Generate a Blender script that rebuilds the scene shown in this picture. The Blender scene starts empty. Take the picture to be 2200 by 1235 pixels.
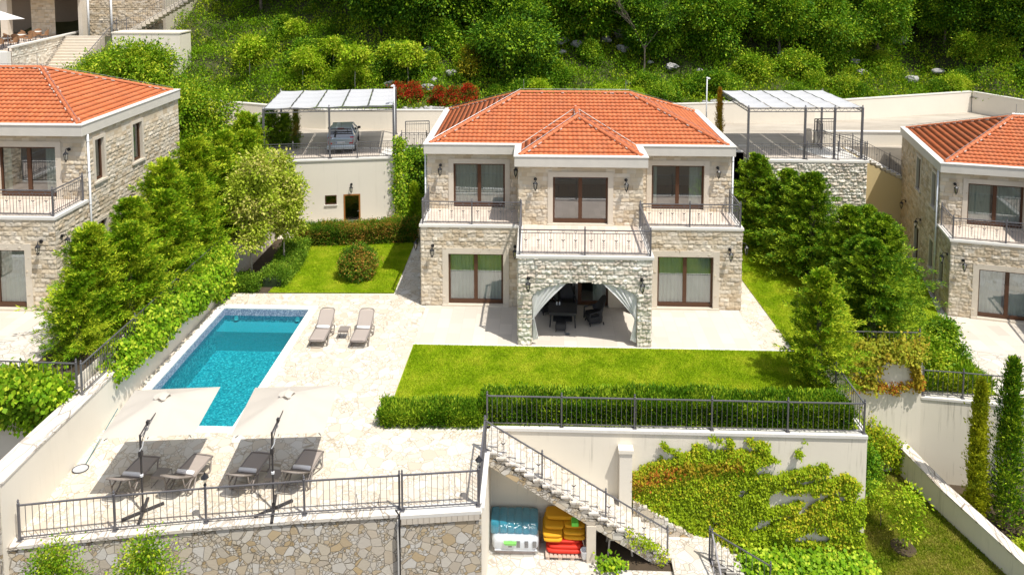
import bpy, math, random
import numpy as np
from mathutils import Vector, Matrix
R = math.radians
rnd = random.Random(7)
C = bpy.context.scene.collection
scn = bpy.context.scene

# ---------------------------------------------------------------- camera
cam = bpy.data.cameras.new('camera'); camo = bpy.data.objects.new('camera', cam); C.objects.link(camo)
cam.sensor_width = 36; cam.lens = 26.18; cam.shift_y = -0.2657
cam.clip_start = 0.1; cam.clip_end = 600
camo.location = (0, 0, 16); camo.rotation_euler = (R(90 - 4.4), 0, R(2.04))
scn.camera = camo
# ---------------------------------------------------------------- daylight
SUNV = Vector((0.36, -0.30, 1.0)).normalized()          # towards the sun
sel = math.asin(SUNV.z); saz = math.atan2(SUNV.x, SUNV.y)
w = bpy.data.worlds.new('World'); scn.world = w; w.use_nodes = True
nt = w.node_tree; bg = nt.nodes['Background']
sky = nt.nodes.new('ShaderNodeTexSky'); sky.sky_type = 'NISHITA'; sky.sun_disc = False
sky.sun_elevation = sel; sky.sun_rotation = saz; sky.air_density = 1.0; sky.dust_density = 1.5
hs_ = nt.nodes.new('ShaderNodeHueSaturation'); hs_.inputs['Saturation'].default_value = .6; nt.links.new(sky.outputs[0], hs_.inputs['Color']); nt.links.new(hs_.outputs[0], bg.inputs[0]); bg.inputs[1].default_value = 0.145
sl = bpy.data.lights.new('sun', 'SUN'); sl.energy = 4.4; sl.angle = R(0.55); sl.color = (1, 0.955, 0.88)
so = bpy.data.objects.new('sun', sl); C.objects.link(so)
so.rotation_euler = SUNV.to_track_quat('Z', 'Y').to_euler(); so.location = (20, -10, 60)
scn.view_settings.view_transform = 'Standard'; scn.view_settings.look = 'None'
scn.view_settings.exposure = 0.24; scn.view_settings.gamma = 1
scn.cycles.max_bounces = 7; scn.cycles.transparent_max_bounces = 12
scn.cycles.diffuse_bounces = 3; scn.cycles.glossy_bounces = 3; scn.cycles.caustics_reflective = False; scn.cycles.caustics_refractive = False
scn.cycles.use_denoising = True

# ---------------------------------------------------------------- mesh helpers
class MB:
    def __init__(s): s.v = []; s.f = []; s.m = []; s.mi = 0
    def add(s, vs, fs):
        b = len(s.v); s.v += [tuple(p) for p in vs]; s.f += [tuple(b + i for i in f) for f in fs]; s.m += [s.mi] * len(fs); return s
    def box(s, x0, x1, y0, y1, z0, z1):
        return s.add([(x0,y0,z0),(x1,y0,z0),(x1,y1,z0),(x0,y1,z0),(x0,y0,z1),(x1,y0,z1),(x1,y1,z1),(x0,y1,z1)],
                     [(0,3,2,1),(4,5,6,7),(0,1,5,4),(1,2,6,5),(2,3,7,6),(3,0,4,7)])
    def hexa(s, p):                                        # eight corners: four below, four above
        return s.add(p, [(0,3,2,1),(4,5,6,7),(0,1,5,4),(1,2,6,5),(2,3,7,6),(3,0,4,7)])
    def beam(s, a, b, w, h, up=(0,0,1)):
        a = Vector(a); b = Vector(b); d = (b - a).normalized(); u = Vector(up)
        if abs(d.dot(u)) > .98: u = Vector((0,1,0))
        sd = d.cross(u).normalized() * w / 2; uu = sd.cross(d).normalized() * h / 2
        return s.hexa([a-sd-uu, a+sd-uu, b+sd-uu, b-sd-uu, a-sd+uu, a+sd+uu, b+sd+uu, b-sd+uu])
    def tube(s, pts, r, n=8, closed=False, cap=True):
        pts = [Vector(p) for p in pts]; rr = r if isinstance(r, (list, tuple)) else [r] * len(pts)
        b0 = len(s.v); N = len(pts); rings = []
        ref = None
        for i, p in enumerate(pts):
            if closed: d = pts[(i+1) % N] - pts[i-1]
            else: d = pts[min(i+1, N-1)] - pts[max(i-1, 0)]
            d = d.normalized() if d.length > 1e-9 else Vector((0,0,1))
            if ref is None: ref = Vector((0,0,1)) if abs(d.z) < .9 else Vector((1,0,0))
            x = (ref - d * ref.dot(d)).normalized(); y = d.cross(x); ref = x
            rings.append([p + (x * math.cos(2*math.pi*k/n) + y * math.sin(2*math.pi*k/n)) * rr[i] for k in range(n)])
        vs = [q for r_ in rings for q in r_]; fs = []
        for i in range(N if closed else N - 1):
            j = (i + 1) % N
            for k in range(n):
                l = (k + 1) % n; fs.append((i*n+k, i*n+l, j*n+l, j*n+k))
        if cap and not closed:
            fs.append(tuple(range(n))[::-1]); fs.append(tuple((N-1)*n + k for k in range(n)))
        return s.add(vs, fs)
    def lathe(s, c, prof, n=12):
        c = Vector(c); vs = []; fs = []
        for (r, z) in prof: vs += [c + Vector((r*math.cos(2*math.pi*k/n), r*math.sin(2*math.pi*k/n), z)) for k in range(n)]
        for i in range(len(prof)-1):
            for k in range(n):
                l = (k+1) % n; fs.append((i*n+k, i*n+l, (i+1)*n+l, (i+1)*n+k))
        fs.append(tuple(range(n))[::-1]); fs.append(tuple((len(prof)-1)*n+k for k in range(n)))
        return s.add(vs, fs)
    def prism(s, poly, z0, z1):                            # counter-clockwise polygon
        n = len(poly); f0 = z0 if callable(z0) else (lambda x, y: z0); f1 = z1 if callable(z1) else (lambda x, y: z1)
        vs = [(x, y, f0(x, y)) for x, y in poly] + [(x, y, f1(x, y)) for x, y in poly]
        fs = [tuple(range(n))[::-1], tuple(range(n, 2*n))] + [(i, (i+1) % n, n + (i+1) % n, n + i) for i in range(n)]
        return s.add(vs, fs)
    def poly(s, pts): return s.add(pts, [tuple(range(len(pts)))])
    def np(s, V, F):
        b = len(s.v); s.v += [tuple(p) for p in V.tolist()]; s.f += [tuple(b + i for i in f) for f in F.tolist()]; s.m += [s.mi] * len(F); return s

def world_org(o):
    t = Vector((0,0,0))
    while o is not None: t += o.location; o = o.parent
    return t

def link_mesh(name, me, parent=None, loc=None):
    o = bpy.data.objects.new(name, me); C.objects.link(o)
    if parent is not None: o.parent = parent
    if loc is not None: o.location = loc
    return o

def build(mb, name, mat, parent=None, smooth=False, local=False, bevel=0):
    """links the collected shapes as one mesh object; coordinates are world ones unless local"""
    V = np.array(mb.v, float)
    if parent is None and not local:
        mn = V.min(0); mx = V.max(0); org = Vector(((mn[0]+mx[0])/2, (mn[1]+mx[1])/2, mn[2]))
    elif parent is not None and not local: org = world_org(parent)
    else: org = Vector((0,0,0))
    V = V - np.array(org)
    me = bpy.data.meshes.new(name); me.from_pydata(V.tolist(), [], mb.f)
    mats = mat if isinstance(mat, (list, tuple)) else [mat]
    for m in mats: me.materials.append(m)
    if len(mats) > 1: me.polygons.foreach_set('material_index', mb.m)
    if smooth: me.polygons.foreach_set('use_smooth', [True] * len(me.polygons))
    me.update()
    o = link_mesh(name, me, parent, None if parent is not None else org)
    if smooth == 'auto':
        me.polygons.foreach_set('use_smooth', [False] * len(me.polygons))
    if bevel:
        b = o.modifiers.new('bevel', 'BEVEL'); b.width = bevel; b.segments = 2; b.limit_method = 'ANGLE'
    return o

def quick_mesh(name, V, F, mats, col=None, smooth=False):
    """fast mesh from numpy quads"""
    me = bpy.data.meshes.new(name); V = np.asarray(V, np.float32); F = np.asarray(F, np.int32); k = F.shape[1]
    me.vertices.add(len(V)); me.vertices.foreach_set('co', V.ravel())
    me.loops.add(F.size); me.loops.foreach_set('vertex_index', F.ravel())
    me.polygons.add(len(F)); me.polygons.foreach_set('loop_start', np.arange(0, F.size, k, dtype=np.int32))
    for m in (mats if isinstance(mats, (list, tuple)) else [mats]): me.materials.append(m)
    me.update(calc_edges=True)
    if smooth: me.polygons.foreach_set('use_smooth', np.ones(len(F), bool))
    if col is not None:
        a = me.color_attributes.new('Col', 'FLOAT_COLOR', 'POINT')
        a.data.foreach_set('color', np.concatenate([col, np.ones((len(col), 1))], 1).astype(np.float32).ravel())
    me.validate() if False else None
    return me

def props(o, label=None, cat=None, group=None, kind=None):
    if label: o['label'] = label
    if cat: o['category'] = cat
    if group: o['group'] = group
    if kind: o['kind'] = kind
    return o
def thing(name, loc, label, cat, group=None, rz=0):
    o = bpy.data.objects.new(name, None); C.objects.link(o); o.location = loc; o.rotation_euler = (0, 0, rz)
    o.empty_display_size = .2
    return props(o, label, cat, group)
def copy_tree(o, parent=None):
    c = o.copy(); C.objects.link(c)
    if parent is not None: c.parent = parent
    for ch in list(o.children): copy_tree(ch, c)
    return c
def place(o, loc, rz, label, group=None):
    o.location = loc; o.rotation_euler = (0, 0, rz); o['label'] = label
    if group: o['group'] = group
    return o

# ---------------------------------------------------------------- value noise
def vnoise(x, y, seed=0):
    xi = np.floor(x).astype(np.int64); yi = np.floor(y).astype(np.int64); fx = x - xi; fy = y - yi
    fx = fx*fx*(3-2*fx); fy = fy*fy*(3-2*fy)
    def h(a, b):
        n = (a * 374761393 + b * 668265263 + seed * 982451653) & 0x7fffffff
        n = ((n ^ (n >> 13)) * 1274126177) & 0x7fffffff
        return ((n ^ (n >> 16)) & 0xffff) / 65535.0
    return (h(xi,yi)*(1-fx)+h(xi+1,yi)*fx)*(1-fy) + (h(xi,yi+1)*(1-fx)+h(xi+1,yi+1)*fx)*fy
def fbm(x, y, seed=0, o=3):
    t = 0; a = .5
    for i in range(o): t = t + a * vnoise(x * 2**i, y * 2**i, seed + i * 17); a *= .5
    return t / (1 - .5**o)

# ---------------------------------------------------------------- materials
class NT:
    def __init__(s, name):
        s.m = bpy.data.materials.new(name); s.m.use_nodes = True; s.t = s.m.node_tree; s.p = s.t.nodes['Principled BSDF']; s.out = s.t.nodes['Material Output']
    def n(s, typ, **kw):
        nd = s.t.nodes.new('ShaderNode' + typ)
        for k, v in kw.items():
            if k.startswith('_'): setattr(nd, k[1:], v)
            elif k.startswith('i') and k[1:].isdigit(): s.inp(nd, int(k[1:]), v)
            else: s.inp(nd, k, v)
        return nd
    def inp(s, nd, k, v):
        if isinstance(v, bpy.types.NodeSocket): s.t.links.new(v, nd.inputs[k])
        else: nd.inputs[k].default_value = v
    def set(s, **kw):
        for k, v in kw.items(): s.inp(s.p, k.replace('_', ' '), v)
    def pos(s): return s.n('NewGeometry').outputs['Position']
    def noise(s, vec, scale, detail=3, rough=.55, dist=0):
        return s.n('TexNoise', Vector=vec, Scale=scale, Detail=detail, Roughness=rough, Distortion=dist).outputs['Fac']
    def ramp(s, fac, stops):
        nd = s.n('ValToRGB', Fac=fac); e = nd.color_ramp.elements
        while len(e) < len(stops): e.new(.5)
        for i, (p, c) in enumerate(stops): e[i].position = p; e[i].color = (c[0], c[1], c[2], 1) if not isinstance(c, (int, float)) else (c, c, c, 1)
        return nd.outputs['Color']
    def mix(s, a, b, f, mode='MIX'):
        nd = s.n('MixRGB', _blend_type=mode); s.inp(nd, 0, f)
        for i, q in ((1, a), (2, b)): s.inp(nd, i, q if isinstance(q, bpy.types.NodeSocket) else (q[0], q[1], q[2], 1))
        return nd.outputs[0]
    def math(s, op, a, b=0, c=0):
        nd = s.n('Math', _operation=op); s.inp(nd, 0, a); s.inp(nd, 1, b)
        if op in ('MULTIPLY_ADD',): s.inp(nd, 2, c)
        return nd.outputs[0]
    def mapr(s, v, a, b, c, d):
        return s.n('MapRange', Value=v, **{'From Min': a, 'From Max': b, 'To Min': c, 'To Max': d}).outputs[0]
    def bump(s, h, strength, dist=.02):
        b = s.n('Bump', Height=h, Strength=strength, Distance=dist); s.t.links.new(b.outputs[0], s.p.inputs['Normal'])
    def scalevec(s, vec, sc):
        return s.n('Mapping', Vector=vec, Scale=sc).outputs[0]

def plain(name, col, rough=.6, var=.12, nscale=3, bump=0, bscale=30, metal=0, spec=.4, stain=0):
    k = NT(name); P = k.pos(); f = k.noise(P, nscale, 4)
    c = k.mix([q*(1-var) for q in col], [min(1, q*(1+var)) for q in col], f)
    if stain:      # dirt and mould runs down the face
        st = k.noise(k.scalevec(P, (4.5, 4.5, .22)), 1.6, 5, .7)
        st = k.ramp(st, [(.54, 0), (.70, 1)]); big = k.ramp(k.noise(P, .5, 3), [(.45, 0), (.62, 1)])
        c = k.mix(c, (col[0]*.45, col[1]*.44, col[2]*.4), k.math('MULTIPLY', k.math('MULTIPLY', st, big), stain))
    k.set(Base_Color=c, Roughness=rough, Metallic=metal); k.inp(k.p, 'Specular IOR Level', spec)
    if bump: k.bump(k.noise(P, bscale, 4), bump)
    return k.m

def stone_attr(name, rough=.85):
    k = NT(name); a = k.n('VertexColor', _layer_name='Col').outputs[0]; P = k.pos()
    c = k.mix(a, (.5,.5,.5), k.math('MULTIPLY', k.noise(P, 14, 4), .35), 'OVERLAY')
    k.set(Base_Color=c, Roughness=rough); k.inp(k.p, 'Specular IOR Level', .25); k.bump(k.noise(P, 45, 3, .7), .35, .012); return k.m

def crazy(name, size, cols, joint, jw=.035, bump=.4, flat=True, warp=.3, axis='xy'):
    """irregular stone slabs: voronoi cells with thin joints; cols = list of stone colours"""
    k = NT(name); P = k.pos()
    if axis == 'xz': P = k.scalevec(P, (1, .9, 1))
    nz = k.n('TexNoise', Vector=P, Scale=1.3/size*.35, Detail=1.0).outputs['Color']
    off = k.n('VectorMath', _operation='SCALE', i0=nz, Scale=warp*size*2).outputs[0]
    V = k.n('VectorMath', _operation='ADD', i0=P, i1=off).outputs[0]
    if flat: V = k.scalevec(V, (1, 1, 0))
    else:
        V = k.scalevec(V, (1, .25, 1.1))
    def vor(sc, off):
        VV = k.n('Mapping', Vector=V, Location=(off, off*.7, off*.3)).outputs[0]
        return k.n('TexVoronoi', _feature='DISTANCE_TO_EDGE', Vector=VV, Scale=sc, Randomness=1.0).outputs['Distance'], k.n('SeparateColor', Color=k.n('TexVoronoi', _feature='F1', Vector=VV, Scale=sc, Randomness=1.0).outputs['Color'])
    e1, s1 = vor(.72/size, 0); e2, s2 = vor(1.75/size, 5.3)
    big = k.math('GREATER_THAN', s1.outputs[1], .42)
    e2b = k.math('MULTIPLY', e2, .42)
    e = k.math('MINIMUM', e1, k.math('ADD', e2b, k.math('MULTIPLY', big, 9.0)))
    sepc = k.mix(s2.inputs and k.n('CombineColor', Red=s2.outputs[0], Green=s2.outputs[1], Blue=s2.outputs[2]).outputs[0], k.n('CombineColor', Red=s1.outputs[0], Green=s1.outputs[2], Blue=s1.outputs[1]).outputs[0], big)
    sep = k.n('SeparateColor', Color=sepc)
    n = len(cols)
    col = k.ramp(sep.outputs[0], [(i/(n-1) if n > 1 else 0, c) for i, c in enumerate(cols)])
    col = k.mix(col, k.mix((.42,.42,.42), (.6,.6,.6), sep.outputs[1]), .45, 'OVERLAY')
    col = k.mix(col, (.5,.5,.5), k.math('MULTIPLY', k.noise(k.pos(), 7, 5, .7), .5), 'OVERLAY')
    j = k.ramp(e, [(jw*.45, 1), (jw, 0)])
    jm = k.math('MULTIPLY', j, k.mapr(k.noise(k.pos(), 1.1, 2), .3, .65, .35, 1.0))
    col = k.mix(col, joint, jm)
    k.set(Base_Color=col, Roughness=.75); k.inp(k.p, 'Specular IOR Level', .25)
    h = k.math('ADD', k.math('MULTIPLY', sep.outputs[2], .5), k.math('MULTIPLY', k.noise(k.pos(), 20, 4, .7), .5))
    h = k.math('SUBTRACT', h, k.math('MULTIPLY', j, 1.2))
    k.bump(h, bump, .02)
    return k.m

def leafmat(name, c1, c2, c3=None, f3=.25, trans=.3, rough=.5, ns=.9, topvar=.5):
    """c1..c2 the spread of leaf tones, c3 the colour of new shoots or turned leaves"""
    k = NT(name); g = k.n('NewGeometry'); P = g.outputs['Position']; r = g.outputs['Random Per Island']
    c = k.mix(c1, c2, r)
    c = k.mix(c, [q*.55 for q in c1], k.math('MULTIPLY', k.ramp(k.noise(P, ns, 2), [(.35, 1), (.6, 0)]), topvar))
    if c3 is not None:
        r2 = k.math('FRACT', k.math('MULTIPLY', r, 17.31))
        f = k.math('ADD', r2, k.mapr(k.noise(P, ns*.9, 2), .3, .7, -.45, .45))
        c = k.mix(c, c3, k.ramp(f, [(1-f3-.05, 0), (1-f3+.05, 1)]))
    k.set(Base_Color=c, Roughness=rough); k.inp(k.p, 'Specular IOR Level', .1)
    tr = k.n('BsdfTranslucent', Color=k.mix(c, (1.0, 1.0, .35), .5, 'MULTIPLY'))
    mx = k.n('MixShader'); k.inp(mx, 0, trans); k.t.links.new(k.p.outputs[0], mx.inputs[1]); k.t.links.new(tr.outputs[0], mx.inputs[2])
    k.t.links.new(mx.outputs[0], k.out.inputs[0]); return k.m

def glassmat(name, refl=.35, tint=(.75,.85,.82)):
    k = NT(name); gl = k.n('BsdfGlossy', Color=(.95,.97,1,1), Roughness=.015); tp = k.n('BsdfTransparent', Color=(*tint, 1))
    nb = k.n('Bump', Height=k.noise(k.pos(), .8, 1), Strength=.05, Distance=.02); k.t.links.new(nb.outputs[0], gl.inputs['Normal'])
    fr = k.n('LayerWeight', Blend=.25); f = k.math('ADD', k.math('MULTIPLY', fr.outputs['Fresnel'], .6), refl)
    mx = k.n('MixShader'); k.inp(mx, 0, k.math('MINIMUM', f, 1.0)); k.t.links.new(tp.outputs[0], mx.inputs[1]); k.t.links.new(gl.outputs[0], mx.inputs[2])
    k.t.links.new(mx.outputs[0], k.out.inputs[0]); return k.m

M = {}
M['cream'] = plain('cream_render', (.80,.735,.61), .85, .06, .7, .15, 60, spec=.2, stain=.8)
M['cream_clean'] = plain('cream_render_clean', (.79,.73,.62), .85, .05, .7, .15, 60, spec=.2, stain=.14)
M['yellow_render'] = plain('yellow_render', (.66,.53,.29), .85, .06, .8, .1, 60, spec=.2)
M['coping'] = plain('coping_stone', (.72,.69,.63), .6, .08, 6, .2, 40)
M['parapet'] = plain('parapet_stone', (.62,.585,.52), .7, .1, 2.2, .15, 40)
M['pool_coping'] = plain('pool_coping_stone', (.82,.79,.73), .6, .05, 5, .1, 60)
M['frame_stone'] = plain('door_surround_stone', (.62,.55,.45), .75, .1, 3, .2, 50)
M['iron'] = plain('painted_iron', (.15,.145,.155), .42, .15, 8, spec=.6, metal=.3)
M['black_iron'] = plain('black_iron', (.014,.014,.016), .4, .1, 8, spec=.5)
M['brown_wood'] = plain('brown_door_wood', (.085,.036,.017), .4, .25, 12, .1, 60)
M['orange_wood'] = plain('orange_wood', (.33,.14,.035), .45, .2, 12)
M['glass'] = glassmat('window_glass', .23, (.72,.83,.78))
M['dark_glass'] = glassmat('dark_glass', .2, (.35,.4,.4))
M['lamp_glass'] = glassmat('lamp_glass', .12, (.9,.92,.9))
M['white_metal'] = plain('white_metal', (.72,.73,.74), .4, .05, 4)
M['grey_metal'] = plain('grey_metal', (.35,.36,.38), .35, .1, 8, metal=.7)
M['dark_floor'] = plain('indoor_floor', (.25,.2,.15), .5, .1)
M['plaster'] = plain('indoor_plaster', (.55,.53,.48), .9, .05)
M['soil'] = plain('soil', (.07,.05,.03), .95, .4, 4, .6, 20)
M['terrain'] = plain('hillside_soil', (.055,.06,.02), .95, .5, 1.2, .6, 12)
M['bark'] = plain('bark', (.16,.13,.1), .9, .35, 9, .5, 40)
M['pale_bark'] = plain('pale_bark', (.42,.38,.31), .85, .25, 9, .4, 40)
M['canvas'] = plain('pergola_canvas', (.60,.605,.62), .8, .04, 2, .1, 20)
M['paver_grey'] = plain('grey_pavers', (.50,.435,.37), .85, .2, 9, .3, 40)
M['water_trap'] = plain('pebbles', (.5,.48,.44), .8, .4, 15, .8, 20)
M['wicker'] = plain('grey_wicker', (.036,.036,.04), .6, .35, 70, .8, 90)
M['wicker_dark'] = plain('dark_cushion', (.014,.014,.016), .8, .2, 10)
M['taupe'] = plain('taupe_plastic', (.25,.215,.19), .5, .06, 6)
M['sling'] = plain('taupe_sling', (.37,.315,.275), .8, .06, 60, .25, 180)
M['towel'] = plain('white_towel', (.86,.85,.84), .95, .04, 20, .3, 120)
M['rock'] = plain('limestone', (.36,.35,.335), .9, .28, 3, 1.0, 9)
M['pale_tile'] = None

k = NT('clay_roof_tiles'); P = k.pos(); a = k.n('VertexColor', _layer_name='Col').outputs[0]
c = k.mix(a, (.5,.5,.5), k.math('MULTIPLY', k.noise(P, 3, 4), .35), 'OVERLAY'); c = k.mix(c, (.30,.13,.075), k.math('MULTIPLY', k.ramp(k.noise(k.scalevec(P, (2.2,.7,1)), .9, 5, .7), [(.45, 0), (.75, 1)]), .45)); k.set(Base_Color=c, Roughness=.7); k.inp(k.p, 'Specular IOR Level', .3); k.bump(k.noise(P, 60, 2), .1, .01); M['tile'] = k.m
M['ridge'] = plain('ridge_tile', (.52,.155,.06), .7, .25, 2.5, .1, 40)
M['mortar'] = plain('roof_mortar', (.55,.5,.44), .9, .15, 6, .5, 30)
M['block'] = stone_attr('limestone_blocks')
M['paving'] = crazy('crazy_paving', .25, [(.58,.49,.38), (.63,.56,.465), (.64,.60,.52), (.61,.53,.41), (.66,.62,.55)], (.35,.29,.21), .026, .3)
M['paving_grey'] = crazy('crazy_paving_pale', .32, [(.56,.51,.43), (.63,.585,.52), (.61,.58,.53), (.58,.51,.42)], (.33,.28,.22), .028, .3)
M['rubble'] = crazy('crazy_stone_wall', .21, [(.52,.46,.37), (.57,.49,.37), (.60,.56,.49), (.50,.37,.2), (.56,.51,.43), (.63,.60,.54), (.58,.49,.36)], (.25,.21,.155), .026, 1.0, False, .35)
M['rubble_cap'] = crazy('crazy_stone_cap', .26, [(.66,.60,.5), (.72,.68,.61), (.70,.63,.55)], (.3,.25,.2), .035, .5, False, .3)

def tilemat(name, col, sx, sy, joint, rot=0, var=.12):
    k = NT(name); P = k.pos(); V = k.n('Mapping', Vector=P, Rotation=(0,0,rot)).outputs[0]
    b = k.n('TexBrick', Vector=V, Scale=1.0, Color1=(*[q*(1-var) for q in col],1), Color2=(*[min(1,q*(1+var*.6)) for q in col],1), Mortar=(*joint,1))
    b.inputs['Mortar Size'].default_value = .006; b.inputs['Brick Width'].default_value = sx; b.inputs['Row Height'].default_value = sy; b.inputs['Mortar Smooth'].default_value = .2
    c = k.mix(b.outputs[0], (.5,.5,.5), k.math('MULTIPLY', k.noise(P, 1.6, 4), .3), 'OVERLAY'); k.set(Base_Color=c, Roughness=.55); k.inp(k.p, 'Specular IOR Level', .35); k.bump(k.noise(P, 30, 3), .08, .01); return k.m
M['patio'] = tilemat('patio_limestone', (.62,.56,.48), .9, .55, (.5,.44,.37), R(90))
M['balcony'] = tilemat('balcony_tiles', (.66,.56,.47), .6, .3, (.5,.42,.34), R(90))
k = NT('road_concrete'); P = k.pos(); f = k.noise(k.scalevec(P, (.35, 1.3, 1)), .8, 5, .65); c = k.ramp(f, [(.3, (.32,.28,.23)), (.5, (.42,.375,.31)), (.7, (.50,.455,.385))])
k.set(Base_Color=c, Roughness=.85); k.inp(k.p, 'Specular IOR Level', .2); k.bump(k.noise(P, 25, 4), .2, .01); M['road'] = k.m

def lawnmat(name, a, b, c_, s=1.0):
    k = NT(name); P = k.pos(); f = k.noise(P, 1.1*s, 4, .65); c = k.ramp(f, [(.25, a), (.5, b), (.78, c_)])
    c = k.mix(c, k.mix((.3,.3,.3), (.7,.7,.7), k.noise(P, 28, 2)), .7, 'OVERLAY'); k.set(Base_Color=c, Roughness=.9); k.inp(k.p, 'Specular IOR Level', .1)
    k.bump(k.noise(P, 40, 3, .8), 1.0, .03); return k.m
M['lawn'] = lawnmat('lawn_turf', (.18,.27,.012), (.27,.35,.018), (.36,.42,.03))
M['lawn_dry'] = lawnmat('garden_turf', (.09,.14,.008), (.16,.18,.015), (.24,.21,.05), .8)

def blademat(name, a, b, c_, s=.75):
    k = NT(name); g = k.n('NewGeometry'); P = g.outputs['Position']; f = k.noise(P, s, 4, .65)
    f = k.math('ADD', k.math('MULTIPLY', k.mapr(f, .3, .7, .1, .9), .75), k.math('MULTIPLY', g.outputs['Random Per Island'], .25))
    c = k.ramp(f, [(.3, a), (.5, b), (.72, c_)]); k.set(Base_Color=c, Roughness=.6); k.inp(k.p, 'Specular IOR Level', .05)
    tr = k.n('BsdfTranslucent', Color=c); mx = k.n('MixShader'); k.inp(mx, 0, .4); k.t.links.new(k.p.outputs[0], mx.inputs[1]); k.t.links.new(tr.outputs[0], mx.inputs[2]); k.t.links.new(mx.outputs[0], k.out.inputs[0])
    return k.m
M['blade'] = blademat('grass_blades', (.30,.47,.010), (.45,.61,.018), (.64,.70,.05))
M['blade_dry'] = blademat('garden_grass_blades', (.16,.26,.012), (.30,.36,.025), (.48,.43,.10), .8)

# pool
k = NT('pool_mosaic'); P = k.pos(); v = k.n('TexVoronoi', Vector=P, Scale=17.0, Randomness=.6).outputs['Color']; s_ = k.n('SeparateColor', Color=v).outputs[0]
c = k.ramp(s_, [(0, (.10,.30,.37)), (.4, (.20,.46,.52)), (.8, (.34,.62,.66)), (1, (.75,.92,.92))])  # random tile tones; the palest ones stand in for sparkle in the water
w1 = k.n('TexVoronoi', _feature='DISTANCE_TO_EDGE', Vector=k.n('VectorMath', _operation='ADD', i0=P, i1=k.n('TexNoise', Vector=P, Scale=2.5).outputs['Color']).outputs[0], Scale=3.2).outputs['Distance']
k.set(Base_Color=c, Roughness=.4); M['mosaic'] = k.m
k = NT('pool_water'); P = k.pos(); tp = k.n('BsdfTransparent', Color=(.20,.72,.77,1)); gl = k.n('BsdfGlossy', Color=(1,1,1,1), Roughness=.02)
h = k.math('ADD', k.noise(P, 5.5, 3, .6, .8), k.math('MULTIPLY', k.noise(P, 16, 2), .35)); bn = k.n('Bump', Height=h, Strength=.55, Distance=.06)
k.t.links.new(bn.outputs[0], gl.inputs['Normal']); fr = k.n('Fresnel', IOR=1.33); k.t.links.new(bn.outputs[0], fr.inputs['Normal'])
rf = k.n('BsdfRefraction', Color=(.20,.72,.77,1), IOR=1.1, Roughness=0); k.t.links.new(bn.outputs[0], rf.inputs['Normal'])
m1 = k.n('MixShader'); k.inp(m1, 0, .0); k.t.links.new(tp.outputs[0], m1.inputs[1]); k.t.links.new(rf.outputs[0], m1.inputs[2])
mx = k.n('MixShader'); k.inp(mx, 0, fr.outputs[0]); k.t.links.new(m1.outputs[0], mx.inputs[1]); k.t.links.new(gl.outputs[0], mx.inputs[2]); k.t.links.new(mx.outputs[0], k.out.inputs[0]); M['water'] = k.m

def fabric(name, col, trans=.25, var=.05):
    k = NT(name); P = k.pos(); c = k.mix([q*(1-var) for q in col], col, k.noise(P, 2.5, 3)); k.set(Base_Color=c, Roughness=.85); k.inp(k.p, 'Specular IOR Level', .15)
    tr = k.n('BsdfTranslucent', Color=c); mx = k.n('MixShader'); k.inp(mx, 0, trans); k.t.links.new(k.p.outputs[0], mx.inputs[1]); k.t.links.new(tr.outputs[0], mx.inputs[2]); k.t.links.new(mx.outputs[0], k.out.inputs[0]); return k.m
M['curtain'] = fabric('sheer_curtain', (.80,.83,.78), .4)
M['drape'] = fabric('white_drape', (.93,.925,.91), .3)
M['canvas'] = fabric('pergola_canvas', (.62,.63,.65), .28)
M['parasol'] = fabric('cream_parasol_fabric', (.63,.575,.50), .2)
M['white_parasol'] = fabric('white_parasol_fabric', (.84,.82,.78), .2)

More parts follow.
